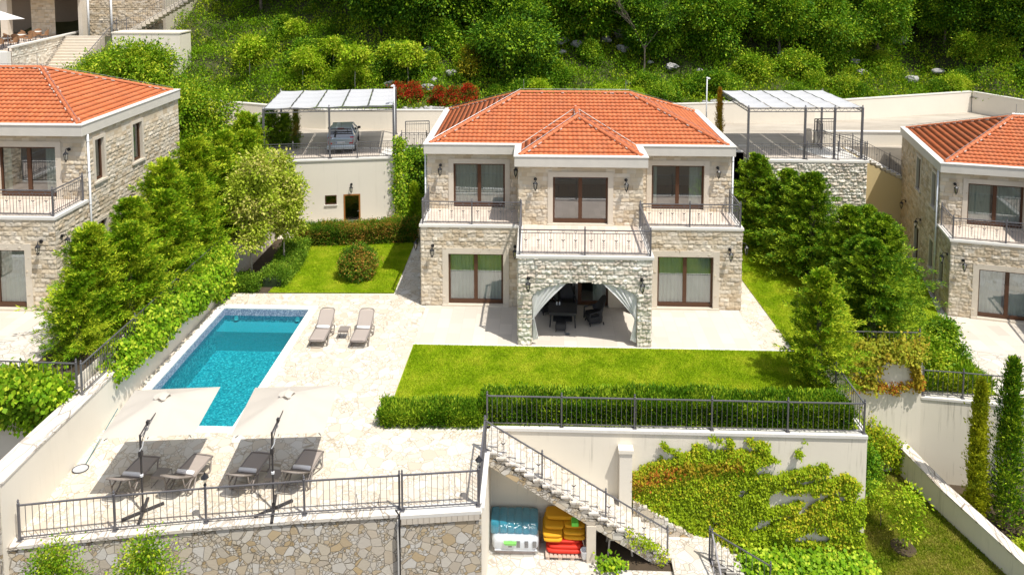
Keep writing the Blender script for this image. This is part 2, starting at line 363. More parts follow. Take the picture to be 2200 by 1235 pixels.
# ---------------------------------------------------------------- stone block walls as real relief
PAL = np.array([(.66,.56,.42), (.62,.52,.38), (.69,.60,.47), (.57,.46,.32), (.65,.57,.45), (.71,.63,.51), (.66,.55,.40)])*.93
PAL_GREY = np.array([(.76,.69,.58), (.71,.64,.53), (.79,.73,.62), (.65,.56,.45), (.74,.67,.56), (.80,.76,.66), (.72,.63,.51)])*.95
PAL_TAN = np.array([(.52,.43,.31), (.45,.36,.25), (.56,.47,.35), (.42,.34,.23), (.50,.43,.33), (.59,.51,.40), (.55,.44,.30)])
def stone_panel(name, o, u, W, H, holes=(), rough=lambda z: 1.0, pal=PAL, seed=1, parent=None, course=.19, inside=None, res=.034, amp=.035, nrm=None, bw=(.22,.44), soft=.55):
    """a wall face of rock-faced blocks. o = lower left corner, u = unit direction along it, normal = u x z"""
    o = np.array(o, float); u = np.array(u, float); n = np.cross(u, (0,0,1)) if nrm is None else np.array(nrm, float)
    xs = np.linspace(0, W, max(2, int(W/res)) + 1); zs = np.linspace(0, H, max(2, int(H/res)) + 1)
    def snap(arr, vals):
        arr = arr.copy()
        for v in vals:
            if 0 < v < arr[-1]: arr[np.argmin(abs(arr - v))] = v
        return arr
    xs = snap(xs, [h[0] for h in holes] + [h[1] for h in holes]); zs = snap(zs, [h[2] for h in holes] + [h[3] for h in holes])
    X, Z = np.meshgrid(xs, zs); r = np.random.RandomState(seed)
    nr = int(math.ceil(H/course)) + 1
    ci = np.minimum((Z / course).astype(int), nr - 1); cz = Z / course - ci
    D = np.zeros_like(X); colr = np.zeros(X.shape + (3,)); jb = np.zeros_like(X)
    for i in range(nr):
        m = ci == i
        if not m.any(): continue
        ed = [-r.uniform(0, .4)]
        while ed[-1] < W + .5: ed.append(ed[-1] + r.uniform(*bw))
        ed = np.array(ed); k_ = np.clip(np.searchsorted(ed, X[m]) - 1, 0, len(ed) - 2)
        w_ = ed[k_+1] - ed[k_]; lx = X[m] - ed[k_]; ex = np.minimum(lx, w_ - lx); ez = np.minimum(cz[m], 1 - cz[m]) * course
        e = np.minimum(ex, ez); bc = pal[r.randint(0, len(pal), len(ed))] * r.uniform(.90, 1.08, (len(ed), 1)); off = r.uniform(.55, 1.15, len(ed))
        tx = r.uniform(-.35, .35, len(ed)); tz = r.uniform(-.5, .2, len(ed))
        pr = np.clip(e / .030, 0, 1) ** .8
        D[m] = pr * (off[k_] + tx[k_] * (lx / w_ - .5) + tz[k_] * (cz[m] - .5))
        jb[m] = np.clip(1 - e / .012, 0, 1); colr[m] = bc[k_]
    N = .40 + np.clip(fbm(X*12, Z*16, seed, 3)*2.4 - .75, 0, 1.5); rg = np.vectorize(rough)(Z[:, 0])[:, None]
    D = D * (N * rg + .12 * (1 - rg)) * amp
    ef = np.minimum(np.minimum(X, W - X) / .03, 1); ef = np.clip(ef, 0, 1)
    for h in holes:
        dx = np.maximum(np.maximum(h[0] - X, X - h[1]), 0); dz = np.maximum(np.maximum(h[2] - Z, Z - h[3]), 0)
        ef = np.minimum(ef, np.clip(np.hypot(dx, dz) / .03, 0, 1))
    D = D * (.25 + .75 * ef)
    colr = colr * (1 - .3 * jb[..., None] * (.4 + .6 * rg[..., None])) * (0.9 + .2 * fbm(X*1.2, Z*1.2, seed + 5)[..., None])
    Vv = o + X[..., None] * u + Z[..., None] * np.array((0,0,1)) + D[..., None] * n
    nx = len(xs); nz = len(zs); I = np.arange(nx*nz).reshape(nz, nx)
    Q = np.stack([I[:-1,:-1], I[:-1,1:], I[1:,1:], I[1:,:-1]], -1).reshape(-1, 4)
    fx = ((X[:-1,:-1] + X[1:,1:]) / 2).ravel(); fz = ((Z[:-1,:-1] + Z[1:,1:]) / 2).ravel(); keep = np.ones(len(Q), bool)
    for h in holes: keep &= ~((fx > h[0]) & (fx < h[1]) & (fz > h[2]) & (fz < h[3]))
    if inside is not None: keep &= ~inside(fx, fz)
    if np.dot(np.cross(u, (0,0,1)), n) < 0: Q = Q[:, ::-1]
    Q = Q[keep]
    V2 = Vv.reshape(-1, 3)
    if parent is not None: pass
    me = quick_mesh(name, V2, Q, M['block'], colr.reshape(-1, 3))
    return link_mesh(name, me, parent)
# ================================================================ the villa type (local frame: x across, y depth, z up; y=0 the ground-floor bay face)
def sub(mb, name, mat, parent, **kw): return build(mb, name, mat, parent, local=True, **kw)

def glazing(root, o, u, n, x0, x1, z0, z1, leaves=2, curtain='both', surround=.27, sill=True, door=True, deep=.13, name='sliding_door'):
    """a glazed opening in a wall face: o wall origin, u along it, n outward"""
    o = Vector(o); u = Vector(u); n = Vector(n); Zv = Vector((0,0,1))
    def P(x, d, z): return o + u*x + n*d + Zv*z
    def bx(mb, xa, xb, da, db, za, zb):
        mb.hexa([P(xa,da,za), P(xb,da,za), P(xb,db,za), P(xa,db,za), P(xa,da,zb), P(xb,da,zb), P(xb,db,zb), P(xa,db,zb)] if u.cross(Zv).dot(n) > 0 else
                [P(xb,da,za), P(xa,da,za), P(xa,db,za), P(xb,db,za), P(xb,da,zb), P(xa,da,zb), P(xa,db,zb), P(xb,db,zb)])
    fr = MB(); fw = .085
    bx(fr, x0, x0+fw, -deep-.05, -deep+.03, z0, z1); bx(fr, x1-fw, x1, -deep-.05, -deep+.03, z0, z1)
    bx(fr, x0+fw, x1-fw, -deep-.05, -deep+.03, z1-fw, z1); bx(fr, x0+fw, x1-fw, -deep-.05, -deep+.04, z0, z0+(.17 if door else fw))
    for i in range(1, leaves):
        c = x0 + (x1-x0)*i/leaves; bx(fr, c-.085, c+.085, -deep-.045, -deep+.02, z0+.1, z1-fw*.9)
    fo = sub(fr, name, M['brown_wood'], root)
    g = MB()
    g.add([P(x0+.03,-deep-.012,z0+.05), P(x1-.03,-deep-.012,z0+.05), P(x1-.03,-deep-.012,z1-.03), P(x0+.03,-deep-.012,z1-.03)], [(0,1,2,3)]); sub(g, 'pane', M['glass'], fo)
    if surround:
        s = MB(); q = surround; e = .045
        bx(s, x0-q, x0, -deep-.06, e, z0-.02, z1+q); bx(s, x1, x1+q, -deep-.06, e, z0-.02, z1+q); bx(s, x0, x1, -deep-.06, e-.003, z1, z1+q)
        if sill: bx(s, x0-q-.02, x1+q+.02, -deep-.06, e+.05, z0-.11, z0-.02)
        sub(s, 'door_surround' if door else 'window_surround', M['frame_stone'], root)
    # curtains just behind the glass
    cu = MB()
    def drape(a, b, seed):
        N = max(6, int((b-a)/.035)); r_ = random.Random(seed); ph = r_.uniform(0, 6)
        vs = []; fs = []
        for i in range(N+1):
            x = a + (b-a)*i/N; d = -deep-.20 + .04*math.sin(x*34+ph) + .02*math.sin(x*71+ph*2)
            vs += [P(x, d, z0+.06), P(x, d, z1-.05)]
        for i in range(N): fs.append((2*i, 2*i+2, 2*i+3, 2*i+1))
        cu.add(vs, fs)
    W_ = x1 - x0
    if curtain == 'both': drape(x0+.02, x0+W_*.45, 1); drape(x0+W_*.5, x1-.02, 2)
    elif curtain == 'sides': drape(x0+.02, x0+W_*.12, 1); drape(x1-W_*.26, x1-.02, 2)
    elif curtain == 'full': drape(x0+.02, x1-.02, 3)
    if cu.v: sub(cu, 'curtain', M['curtain'], fo, smooth=True)
    return fo

def wall_lamp(root, p, n, s=1.0):
    """lantern on a curved bracket; p on the wall, n outward"""
    p = Vector(p); n = Vector(n); Zv = Vector((0,0,1)); m = MB()
    m.tube([p, p + n*.04*s], .075*s, 8)
    m.tube([p + n*.03*s, p + n*.10*s + Zv*.07*s, p + n*.2*s + Zv*.06*s, p + n*.24*s - Zv*.02*s], .018*s, 6)
    c = p + n*.24*s - Zv*.05*s
    m.lathe(c, [(.015*s, .03*s), (.03*s, 0), (.11*s, -.08*s), (.115*s, -.1*s)], 6)
    m.lathe(c, [(.03*s, -.44*s), (.012*s, -.41*s), (.05*s, -.37*s), (.062*s, -.34*s)], 6)
    for k_ in range(6):
        a = k_*math.pi/3; m.tube([c + Vector((math.cos(a)*.095*s, math.sin(a)*.095*s, -.1*s)), c + Vector((math.cos(a)*.055*s, math.sin(a)*.055*s, -.35*s))], .009*s, 4)
    o = sub(m, 'wall_lamp', M['black_iron'], root)
    g = MB(); g.lathe(c, [(.085*s, -.105*s), (.05*s, -.335*s)], 6); sub(g, 'lamp_glass', M['lamp_glass'], o)
    return o

def heart(m, c, u, s=1.0):
    """small wrought leaf ornament with scrolls under it"""
    c = Vector(c); u = Vector(u); Zv = Vector((0,0,1))
    for sg in (-1, 1):
        m.add([c, c + u*sg*.05*s + Zv*.055*s, c + u*sg*.085*s + Zv*.05*s, c + u*sg*.05*s + Zv*.0*s, c + Zv*(-.05*s)], [(0,1,2,3,4) if sg < 0 else (4,3,2,1,0)])
        for k_ in range(3):
            z = -.10*s - k_*.10*s
            m.tube([c + Zv*z, c + u*sg*.04*s + Zv*(z+.03*s), c + u*sg*.055*s + Zv*(z-.01*s), c + u*sg*.03*s + Zv*(z-.035*s)], .006*s, 4, cap=False)
    m.tube([c + Zv*.02*s, c - Zv*.42*s], .009*s, 4)

def railing_run(m, pts, h=1.05, ornate=True, step=.13, orn_every=4, posts=None, gap=.09, ringed=True, lift=None):
    """bars, rails and ornaments of a railing along pts; posts collected in `posts`"""
    Zv = Vector((0,0,1))
    for a, b in zip(pts[:-1], pts[1:]):
        a = Vector(a); b = Vector(b); L = (b-a).length; u = (b-a).normalized(); uh = Vector((u.x, u.y, 0)).normalized()
        lo = Zv*gap; hi2 = Zv*(h-.13)
        m.beam(a+lo, b+lo, .03, .028)
        if ringed and ornate: m.beam(a+hi2, b+hi2, .026, .022)
        n = max(1, round(Vector((b.x-a.x, b.y-a.y, 0)).length/step))
        for i in range(1, n):
            p = a + (b-a)*i/n; top = h-.13 if (ringed and ornate) else h-.02
            if ornate and i % orn_every == orn_every//2:
                heart(m, p + Zv*(gap + .52*(h/1.05)), uh, .95); m.tube([p + Zv*(gap+.5), p + Zv*top], .008, 4, cap=False)
                if ringed:
                    c = p + Zv*(h-.065); m.tube([c + uh*math.cos(t)*.045 + Zv*math.sin(t)*.045 for t in [j*math.pi/4 for j in range(8)]], .0075, 4, closed=True)
            else: m.beam(p + Zv*gap, p + Zv*top, .014, .014, up=uh)

def balcony_railing(root, pts, h=1.05, postpts=None, name='balcony_railing', mat=None):
    m = MB(); railing_run(m, pts, h); o = sub(m, name, mat or M['iron'], root)
    hr = MB()
    for a, b in zip(pts[:-1], pts[1:]): hr.beam(Vector(a)+Vector((0,0,h)), Vector(b)+Vector((0,0,h)), .055, .035)
    sub(hr, 'handrail', mat or M['iron'], o)
    for p in (postpts or pts):
        q = MB(); x, y, z = p; q.box(x-.03, x+.03, y-.03, y+.03, z, z+h+.05); q.lathe((x, y, z+h+.05), [(.035,0),(.035,.02),(.018,.04),(.032,.075),(.01,.12)], 8); sub(q, 'post', mat or M['iron'], o)
    return o

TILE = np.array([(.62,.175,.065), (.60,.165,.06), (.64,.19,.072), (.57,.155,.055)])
def tile_face(name, A, B, Cc, D, parent, seed=1, tw=.225, tl=.30, wave=.036):
    """one roof slope with eave A->B and top D->C, as overlapping rolled tiles"""
    A, B, Cc, D = [np.array(q, float) for q in (A, B, Cc, D)]
    u = (B-A)/np.linalg.norm(B-A); nrm = np.cross(u, (D-A)); nrm /= np.linalg.norm(nrm); v = np.cross(nrm, u)
    L = np.dot(D-A, v); nr = max(1, int(round(L/tl))); W = np.dot(B-A, u)
    a0, a1 = 0, np.dot(D-A, u); b0, b1 = W, np.dot(Cc-A, u); xs = np.arange(0, W+.001, tw/7); r = np.random.RandomState(seed)
    Vs = []; Fs = []; Cs = []; base = 0
    for i in range(nr):
        rc = TILE[r.randint(0, len(TILE), int(W/tw)+3)] * r.uniform(.97, 1.03, (int(W/tw)+3, 1))
        t0, t1 = i/nr, (i+1)/nr; rows = []
        for (t, dh) in ((t0, .0), (t0, .045), (t1, .008)):
            lo = a0 + (a1-a0)*t; hi = b0 + (b1-b0)*t
            x = np.clip(xs, lo, hi); ph = (xs/tw) % 1
            wv = wave*(np.sin(ph*2*np.pi)*.5+.5)**.8
            rows.append(A + x[:,None]*u + (L*t - (.045 if dh == .045 else .0))*v + (wv+dh)[:,None]*nrm)
        n = len(xs); Vs.append(np.concatenate(rows)); I = base + np.arange(n-1)
        for k_ in (0, 1):
            Fs.append(np.stack([I+k_*n, I+k_*n+1, I+(k_+1)*n+1, I+(k_+1)*n], -1))
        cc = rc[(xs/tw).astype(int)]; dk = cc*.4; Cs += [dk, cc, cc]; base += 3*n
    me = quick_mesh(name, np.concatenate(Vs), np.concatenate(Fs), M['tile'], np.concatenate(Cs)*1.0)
    return link_mesh(name, me, parent)

def ridge_run(m, mm, a, b, r=.105, n=None, jag=True):
    a = Vector(a); b = Vector(b); L = (b-a).length; n = n or int(L/.36); u = (b-a).normalized(); sd = u.cross(Vector((0,0,1))).normalized(); up = sd.cross(u)
    for i in range(n):
        p = a + (b-a)*(i/n); q = a + (b-a)*((i+1.12)/n); vs = []
        for (c, rr) in ((p, r*1.12), (q, r*.92)):
            for k_ in range(7): t = math.pi*k_/6; vs.append(c + sd*math.cos(t)*rr + up*(math.sin(t)*rr*.9))
        m.add(vs, [(k_, k_+1, k_+8, k_+7) for k_ in range(6)] + [(0,1,2,3,4,5,6)])
        if jag:
            for sg in (-1, 1):
                w_ = rnd.uniform(.0, .035); c = p + sd*sg*r*1.12
                if rnd.random() < .35: continue
                mm.beam(c + u*rnd.uniform(0, .1) - up*.005, c + u*(.12+rnd.uniform(0, .14)) + sd*sg*w_*.3 - up*.005, .03+w_, .04, up)

def make_house():
    r = thing('stone_villa', (1.93, 33.15, 0), 'two storey limestone villa with arched porch in the middle, facing the big lawn', 'villa')
    E = .12
    # ---- masonry
    gd = (-6.04, -3.52)
    lowH = 3.72
    holesL = [(7.31-6.04, 7.31-3.52, 0, 2.47), (7.31-2.5, 7.31+2.5, 0, 3.0), (7.31+3.52, 7.31+6.04, 0, 2.47)]
    stone_panel('wall', (-7.31, 0, 0), (1,0,0), 14.62, lowH, holesL, seed=3, parent=r)
    rg = lambda z: float(np.clip((2.05 - z)*4, 0.02, 1))
    arch = lambda x, z: (abs(x-2.74) < 2.17) & (z < 2.05 + .67*np.sqrt(np.clip(1-((x-2.74)/2.17)**2, 0, 1))**1.1)
    stone_panel('porch_wall', (-2.74, -3.4, 0), (1,0,0), 5.48, lowH, [(.57, 4.91, 0, .02)], seed=8, parent=r, inside=arch, pal=PAL_GREY, amp=.055)
    archs = lambda x, z: (abs(x-1.75) < 1.1) & (z < 1.85 + .45*np.sqrt(np.clip(1-((x-1.75)/1.1)**2, 0, 1)))
    stone_panel('porch_wall', (2.74, -3.4, 0), (0,1,0), 3.38, lowH, [(.57, .6, 0, .02)], seed=9, parent=r, inside=archs, pal=PAL_GREY)
    stone_panel('porch_wall', (-2.74, -3.4, 0), (0,1,0), 3.38, lowH, [(.57, .6, 0, .02)], seed=10, parent=r, inside=archs, pal=PAL_GREY, nrm=(-1,0,0))
    # piers, arch soffits and inner faces of the porch
    m = MB(); pr = .52
    for sx in (-1, 1):
        x0, x1 = sorted((sx*2.72, sx*2.18)); m.box(x0, x1, -3.38, -2.86, 0, 2.06)
    N = 24
    def soff(cx, hw, z0, hz, y0, y1, axis, pw):
        pts = [(cx + hw*math.cos(math.pi*i/N), z0 + hz*max(0, math.sin(math.pi*i/N))**pw) for i in range(N+1)]
        for (xa, za), (xb, zb) in zip(pts[:-1], pts[1:]):
            q = [(xa,y0,za),(xb,y0,zb),(xb,y1,zb),(xa,y1,za)] if axis == 'y' else [(y0,xa,za),(y0,xb,zb),(y1,xb,zb),(y1,xa,za)]
            m.add(q, [(0,1,2,3)])
            q = [(xa,y1,za),(xb,y1,zb),(xb,y1,3.6),(xa,y1,3.6)] if axis == 'y' else [(y1,xa,za),(y1,xb,zb),(y1,xb,3.6),(y1,xa,3.6)]
            m.add(q, [(0,1,2,3)])
    soff(0, 2.17, 2.05, .67, -3.405, -2.9, 'y', 1.1)
    for sx in (-1, 1): soff(-1.65, 1.1, 1.85, .45, sx*2.74, sx*2.25, 'x', 1)
    for sx in (-1, 1):
        x0, x1 = sorted((sx*2.72, sx*2.25)); m.box(x0, x1, -.55, -.003, 0, 1.86)
    m.box(-2.7, 2.7, -3.3, 0.3, 3.6, 3.7)
    sub(m, 'porch_pier', M['frame_stone'], r)
    m = MB(); m.add([(-2.5,.02,0),(2.5,.02,0),(2.5,.02,3.0),(-2.5,.02,3.0)], []); 
    m = MB()                                               # plastered wall behind the porch, with its own door
    for q in ((-2.5, -1.3, 0, 3.0), (1.3, 2.5, 0, 3.0), (-1.3, 1.3, 2.35, 3.0)): m.box(q[0], q[1], .03, .2, q[2], q[3])
    sub(m, 'porch_back_wall', M['frame_stone'], r)
    glazing(r, (0, .05, 0), (1,0,0), (0,-1,0), -1.3, 1.3, .08, 2.35, surround=0, curtain='sides')
    # side walls, two storeys, right and left; back
    sh = [(.9,1.55,1.1,2.6), (2.8,3.45,1.1,2.6), (5.8,6.5,1.1,2.6)]
    sA = [(a-0, b, c, d) for a, b, c, d in sh if a < 2]; sB = [(a-2.15, b-2.15, c, d) for a, b, c, d in sh if a > 2]; uB = [(2.8-2.15,3.45-2.15,4.42,6.22), (5.8-2.15,6.6-2.15,4.42,6.22)]
    rs = lambda z: float(np.clip((6.17 - z)*4, .02, 1))
    stone_panel('wall', (7.31, 0, 0), (0,1,0), 2.15, lowH, sA, seed=21, parent=r); stone_panel('wall', (7.31, 2.15, 0), (0,1,0), 8.15, 6.65, sB+uB, seed=23, parent=r, rough=rs)
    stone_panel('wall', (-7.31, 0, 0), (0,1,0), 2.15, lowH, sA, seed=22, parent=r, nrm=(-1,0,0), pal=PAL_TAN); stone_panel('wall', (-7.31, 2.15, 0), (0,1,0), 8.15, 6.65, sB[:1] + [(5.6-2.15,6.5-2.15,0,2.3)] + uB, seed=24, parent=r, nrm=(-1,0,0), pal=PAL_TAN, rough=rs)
    uh = uB
    hu = [(7.31-6.03, 7.31-3.53, 0, 2.28)]
    stone_panel('wall', (-7.31, 2.15, 3.8), (1,0,0), 4.48, 2.85, hu, seed=25, parent=r, rough=rg)
    stone_panel('wall', (2.83, 2.15, 3.8), (1,0,0), 4.48, 2.85, [(3.53-2.83, 6.03-2.83, 0, 2.28)], seed=26, parent=r, rough=rg)
    stone_panel('wall', (-2.83, .1, 3.8), (1,0,0), 5.66, 2.85, [(2.83-1.25, 2.83+1.25, 0, 2.28)], seed=27, parent=r, rough=rg)
    stone_panel('wall', (2.83, .1, 3.8), (0,1,0), 2.07, 2.85, [], seed=28, parent=r, rough=rg)
    stone_panel('wall', (-2.83, .1, 3.8), (0,1,0), 2.07, 2.85, [], seed=29, parent=r, rough=rg, nrm=(-1,0,0))
    m = MB(); m.box(-7.25, 7.25, 10.2, 10.3, 0, 6.65); sub(m, 'back_wall', M['frame_stone'], r)
    m = MB(); m.box(-7.1, 7.1, .25, 10.1, .0, .06); m.box(-7.0, 7.0, 2.4, 10.1, 3.86, 3.9); m.box(-2.7, 2.7, .3, 2.4, 3.86, 3.9); sub(m, 'floor', M['dark_floor'], r)
    m = MB()                                               # partition walls seen dimly behind the glass
    m.box(-7.0, 7.0, 4.6, 4.7, .06, 3.7); m.box(-7.0, 7.0, 6.1, 6.2, 3.9, 6.6); m.box(-2.8, -2.7, .3, 4.6, .06, 3.7); m.box(2.7, 2.8, .3, 4.6, .06, 3.7)
    m.box(-2.82, -2.75, 2.3, 6.1, 3.9, 6.6); m.box(2.75, 2.82, 2.3, 6.1, 3.9, 6.6); m.box(-7.0, 7.0, 2.3, 10.1, 6.6, 6.66); m.box(-2.7, 2.7, .2, 2.35, 6.6, 6.66)
    sub(m, 'inner_wall', M['plaster'], r)
    # ---- slab between the floors with its pale lip
    m = MB(); m.box(-7.37, -2.8, -.06, 2.15, 3.72, 3.83); m.box(2.8, 7.37, -.06, 2.15, 3.72, 3.83)
    m.box(-2.82, 2.82, -3.47, .1, 3.72, 3.83); m.box(-2.8, 2.8, .1, 2.14, 3.72, 3.83); m.box(-7.25, 7.25, 2.2, 10.2, 3.72, 3.79)
    sub(m, 'balcony_slab', M['coping'], r)
    m = MB(); m.box(-7.1, -2.86, .14, 2.13, 3.832, 3.845); m.box(2.86, 7.1, .14, 2.13, 3.832, 3.845); m.box(-2.6, 2.6, -3.25, .08, 3.832, 3.845); sub(m, 'balcony_floor', M['balcony'], r)
    # ---- parapet ring
    m = MB(); z0, z1 = 6.62, 7.08
    def ring(x0, x1, y0, y1, z0, z1): m.box(x0, x1, y0, y1, z0, z1)
    ring(-7.42, -2.97, 1.8, 2.06, z0, z1); ring(2.97, 7.42, 1.8, 2.06, z0, z1); ring(-7.42, -7.16, 2.06, 10.35, z0, z1); ring(7.16, 7.42, 2.06, 10.35, z0, z1); ring(-7.16, 7.16, 10.1, 10.35, z0, z1)
    ring(-3.0, 3.0, -.26, 0.0, z0, z1); ring(-3.0, -2.75, 0.0, 2.06, z0, z1); ring(2.75, 3.0, 0.0, 2.06, z0, z1)
    m.box(-7.3, -2.75, 2.03, 2.2, z0+.03, z0+.06)
    m.box(-7.40, -2.98, 1.82, 2.3, 6.63, 6.67); m.box(2.98, 7.40, 1.82, 2.3, 6.63, 6.67); m.box(-2.98, 2.98, -.24, .2, 6.63, 6.67)
    sub(m, 'parapet', M['parapet'], r, bevel=.012)
    m = MB(); c = .03
    def cap(x0, x1, y0, y1): m.box(x0, x1, y0, y1, 7.08, 7.115)
    cap(-7.45, -3.03, 1.77, 2.08); cap(3.03, 7.45, 1.77, 2.08); cap(-7.45, -7.13, 2.08, 10.38); cap(7.13, 7.45, 2.08, 10.38); cap(-7.13, 7.13, 10.07, 10.38)
    cap(-3.03, 3.03, -.29, .02); cap(-3.03, -2.72, .02, 2.08); cap(2.72, 3.03, .02, 2.08)
    sub(m, 'parapet_cap', M['coping'], r)
    # ---- roof
    ze, zr, sl_ = 7.02, 8.82, .448
    X0, Y0, Y1, XR, YR = 7.15, 2.06, 10.1, 2.88, 6.08
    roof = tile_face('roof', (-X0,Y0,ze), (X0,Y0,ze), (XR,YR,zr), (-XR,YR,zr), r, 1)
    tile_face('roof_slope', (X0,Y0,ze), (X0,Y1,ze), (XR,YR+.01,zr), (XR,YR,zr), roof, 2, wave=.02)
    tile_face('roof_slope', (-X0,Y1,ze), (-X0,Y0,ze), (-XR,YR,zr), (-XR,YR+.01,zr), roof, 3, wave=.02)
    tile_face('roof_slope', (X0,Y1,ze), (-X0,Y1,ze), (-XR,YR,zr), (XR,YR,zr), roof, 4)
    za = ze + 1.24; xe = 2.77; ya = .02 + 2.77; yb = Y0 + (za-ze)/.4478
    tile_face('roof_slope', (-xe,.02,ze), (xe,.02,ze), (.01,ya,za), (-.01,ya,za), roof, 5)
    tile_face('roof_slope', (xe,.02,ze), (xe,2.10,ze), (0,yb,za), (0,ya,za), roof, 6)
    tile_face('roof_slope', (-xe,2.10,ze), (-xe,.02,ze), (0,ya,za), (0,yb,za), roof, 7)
    rd = MB(); mo = MB(); up = .055
    hips = [((-X0,Y0,ze), (-XR,YR,zr)), ((X0,Y0,ze), (XR,YR,zr)), ((-X0,Y1,ze), (-XR,YR,zr)), ((X0,Y1,ze), (XR,YR,zr)), ((-xe,.02,ze), (0,ya,za)), ((xe,.02,ze), (0,ya,za))]
    rd2 = MB()
    for i_, (a, b) in enumerate(hips): ridge_run(rd if i_ < 4 else rd2, mo, (a[0],a[1],a[2]+up), (b[0],b[1],b[2]+up))
    ridge_run(rd, mo, (-XR-.05,YR,zr+up), (XR+.05,YR,zr+up)); ridge_run(rd2, mo, (0,ya,za+up), (0,yb,za+up))
    sub(rd, 'ridge_tiles', M['ridge'], roof); sub(rd2, 'ridge_tiles', M['ridge'], roof); sub(mo, 'mortar_bedding', M['mortar'], roof)
    va = MB()
    for sx in (-1, 1): va.beam((sx*xe, Y0, ze+.06), (0, yb, za+.07), .045, .015)
    va.box(-.05, .05, yb-.2, yb+.35, za+.1, za+.13)
    sub(va, 'valley_flashing', M['mortar'], roof)
    lw = MB()
    for a, b in hips + [((-XR,YR,zr), (XR,YR,zr))]:
        a = Vector(a)+Vector((0,0,.22)); b = Vector(b)+Vector((0,0,.22)); lw.tube([a, b], .009, 4)
        n = int((b-a).length/.75)
        for i in range(n+1): p = a + (b-a)*i/n; lw.tube([p, p-Vector((0,0,.12))], .008, 4)
    for x in (-2.7, 2.7): lw.tube([(x, YR, zr+.1), (x, YR, zr+.75)], .012, 5)
    for x in (-7.0, 7.0): lw.tube([(x, Y0-.02, ze+.1), (x, Y0-.02, ze+.3)], .008, 4)
    sub(lw, 'lightning_conductor', M['grey_metal'], r)
    # ---- openings
    for s_ in (-1, 1):
        a, b = sorted((s_*6.04, s_*3.52)); glazing(r, (0,0,0), (1,0,0), (0,-1,0), a, b, .1, 2.47, curtain='full' if s_ > 0 else 'both')
        a, b = sorted((s_*6.03, s_*3.53)); glazing(r, (0,2.15,0), (1,0,0), (0,-1,0), a, b, 3.93, 6.08, curtain='both' if s_ < 0 else 'sides', surround=.24)
    glazing(r, (0,.1,0), (1,0,0), (0,-1,0), -1.25, 1.25, 3.93, 6.08, curtain='none', surround=.24)
    for (a, b, c, d) in sh: glazing(r, (7.31,0,0), (0,1,0), (1,0,0), a, b, c, d, 1, 'full', .14, True, False, name='window')
    for (a, b, c, d) in sh[:2]: glazing(r, (-7.31,0,0), (0,1,0), (-1,0,0), a, b, c, d, 1, 'full', .14, True, False, name='window')
    glazing(r, (-7.31,0,0), (0,1,0), (-1,0,0), 5.6, 6.5, .05, 2.3, 1, 'none', .14, True, True, name='side_door')
    for (a, b, c, d) in uh:
        for sx in (-1, 1): glazing(r, (sx*7.31,2.15,0), (0,1,0), (sx,0,0), a, b, c, d, 1, 'full', .14, True, False, name='window')
    # ---- lamps
    for x in (-6.65, 6.65): wall_lamp(r, (x, 2.1, 6.0), (0,-1,0))
    wall_lamp(r, (-3.0, 2.1, 6.0), (0,-1,0))
    for x in (-2.05, 2.05): wall_lamp(r, (x, .05, 5.98), (0,-1,0))
    for x in (-6.75, -2.97, 6.75): wall_lamp(r, (x, -.03, 2.85), (0,-1,0))
    for x in (-2.32, 2.32): wall_lamp(r, (x, -3.45, 2.88), (0,-1,0))
    for y in (.3, 5.3, 8.6):
        for sx in (-1, 1): wall_lamp(r, (sx*7.35, y, 2.95), (sx,0,0))
    # ---- downpipes
    for sx in (-1, 1):
        m = MB(); x = sx*7.40; m.tube([(x, 2.22, 6.62), (x, 2.22, .05)], .045, 8)
        for z in (.8, 2.2, 3.6, 5.0, 6.3): m.tube([(x, 2.22, z), (x, 2.22, z+.04)], .055, 8)
        sub(m, 'downpipe', M['white_metal'], r, smooth=True)
    # ---- balcony railings
    zb = 3.83
    for sx in (-1, 1):
        pts = [(sx*7.22, 2.0, zb), (sx*7.22, .06, zb), (sx*4.95, .06, zb), (sx*2.72, .06, zb)]
        balcony_railing(r, pts)
    balcony_railing(r, [(-2.68, -.1, zb), (-2.68, -3.34, zb), (0, -3.34, zb), (2.68, -3.34, zb), (2.68, -.1, zb)])
    # ---- tied drapes of the arch
    for sx in (-1, 1):
        m = MB(); NN = 15; K = 13; tie = Vector((sx*2.14, -3.3, 1.12)); vs = []
        for j in range(K+1):
            t = j/K
            for i in range(NN+1):
                s_ = i/NN                                      # 0 at the pier, 1 at the crown side
                x = sx*(2.16 - s_*1.42); zt = 2.05 + .67*math.sqrt(max(0, 1-(x/2.17)**2)) - .01
                top = Vector((x, -3.36, zt)); tt = Vector((sx*(2.14 - s_*.06), -3.37, 1.12 + .02*s_))
                p = top.lerp(tt, t); sag = math.sin(t*math.pi)*s_*.20; p.x += sx*sag*.9; p.z -= sag*.55
                p.y += .045*math.sin(s_*30)*(1-.75*t) + .02*math.sin(s_*57+t*3)
                vs.append(p)
        fs = [(j*(NN+1)+i, j*(NN+1)+i+1, (j+1)*(NN+1)+i+1, (j+1)*(NN+1)+i) for j in range(K) for i in range(NN)]
        m.add(vs, fs)
        vs = []
        for j in range(9):                                     # the tail below the tie
            t = j/8
            for i in range(NN+1):
                s_ = i/NN; x = sx*(2.14 - s_*(.08 + .17*t)); vs.append(Vector((x, -3.36 + .03*math.sin(s_*26), 1.12 - t*.95 + .1*s_*t)))
        m.add(vs, [(j*(NN+1)+i, j*(NN+1)+i+1, (j+1)*(NN+1)+i+1, (j+1)*(NN+1)+i) for j in range(8) for i in range(NN)])
        m.mi = 0; dr = sub(m, 'drape', M['drape'], r, smooth=True)
        t_ = MB(); t_.tube([tie + Vector((-.07, -.07, 0)), tie + Vector((.07, -.07, 0)), tie + Vector((.07, .07, 0)), tie + Vector((-.07, .07, 0))], .02, 5, closed=True)
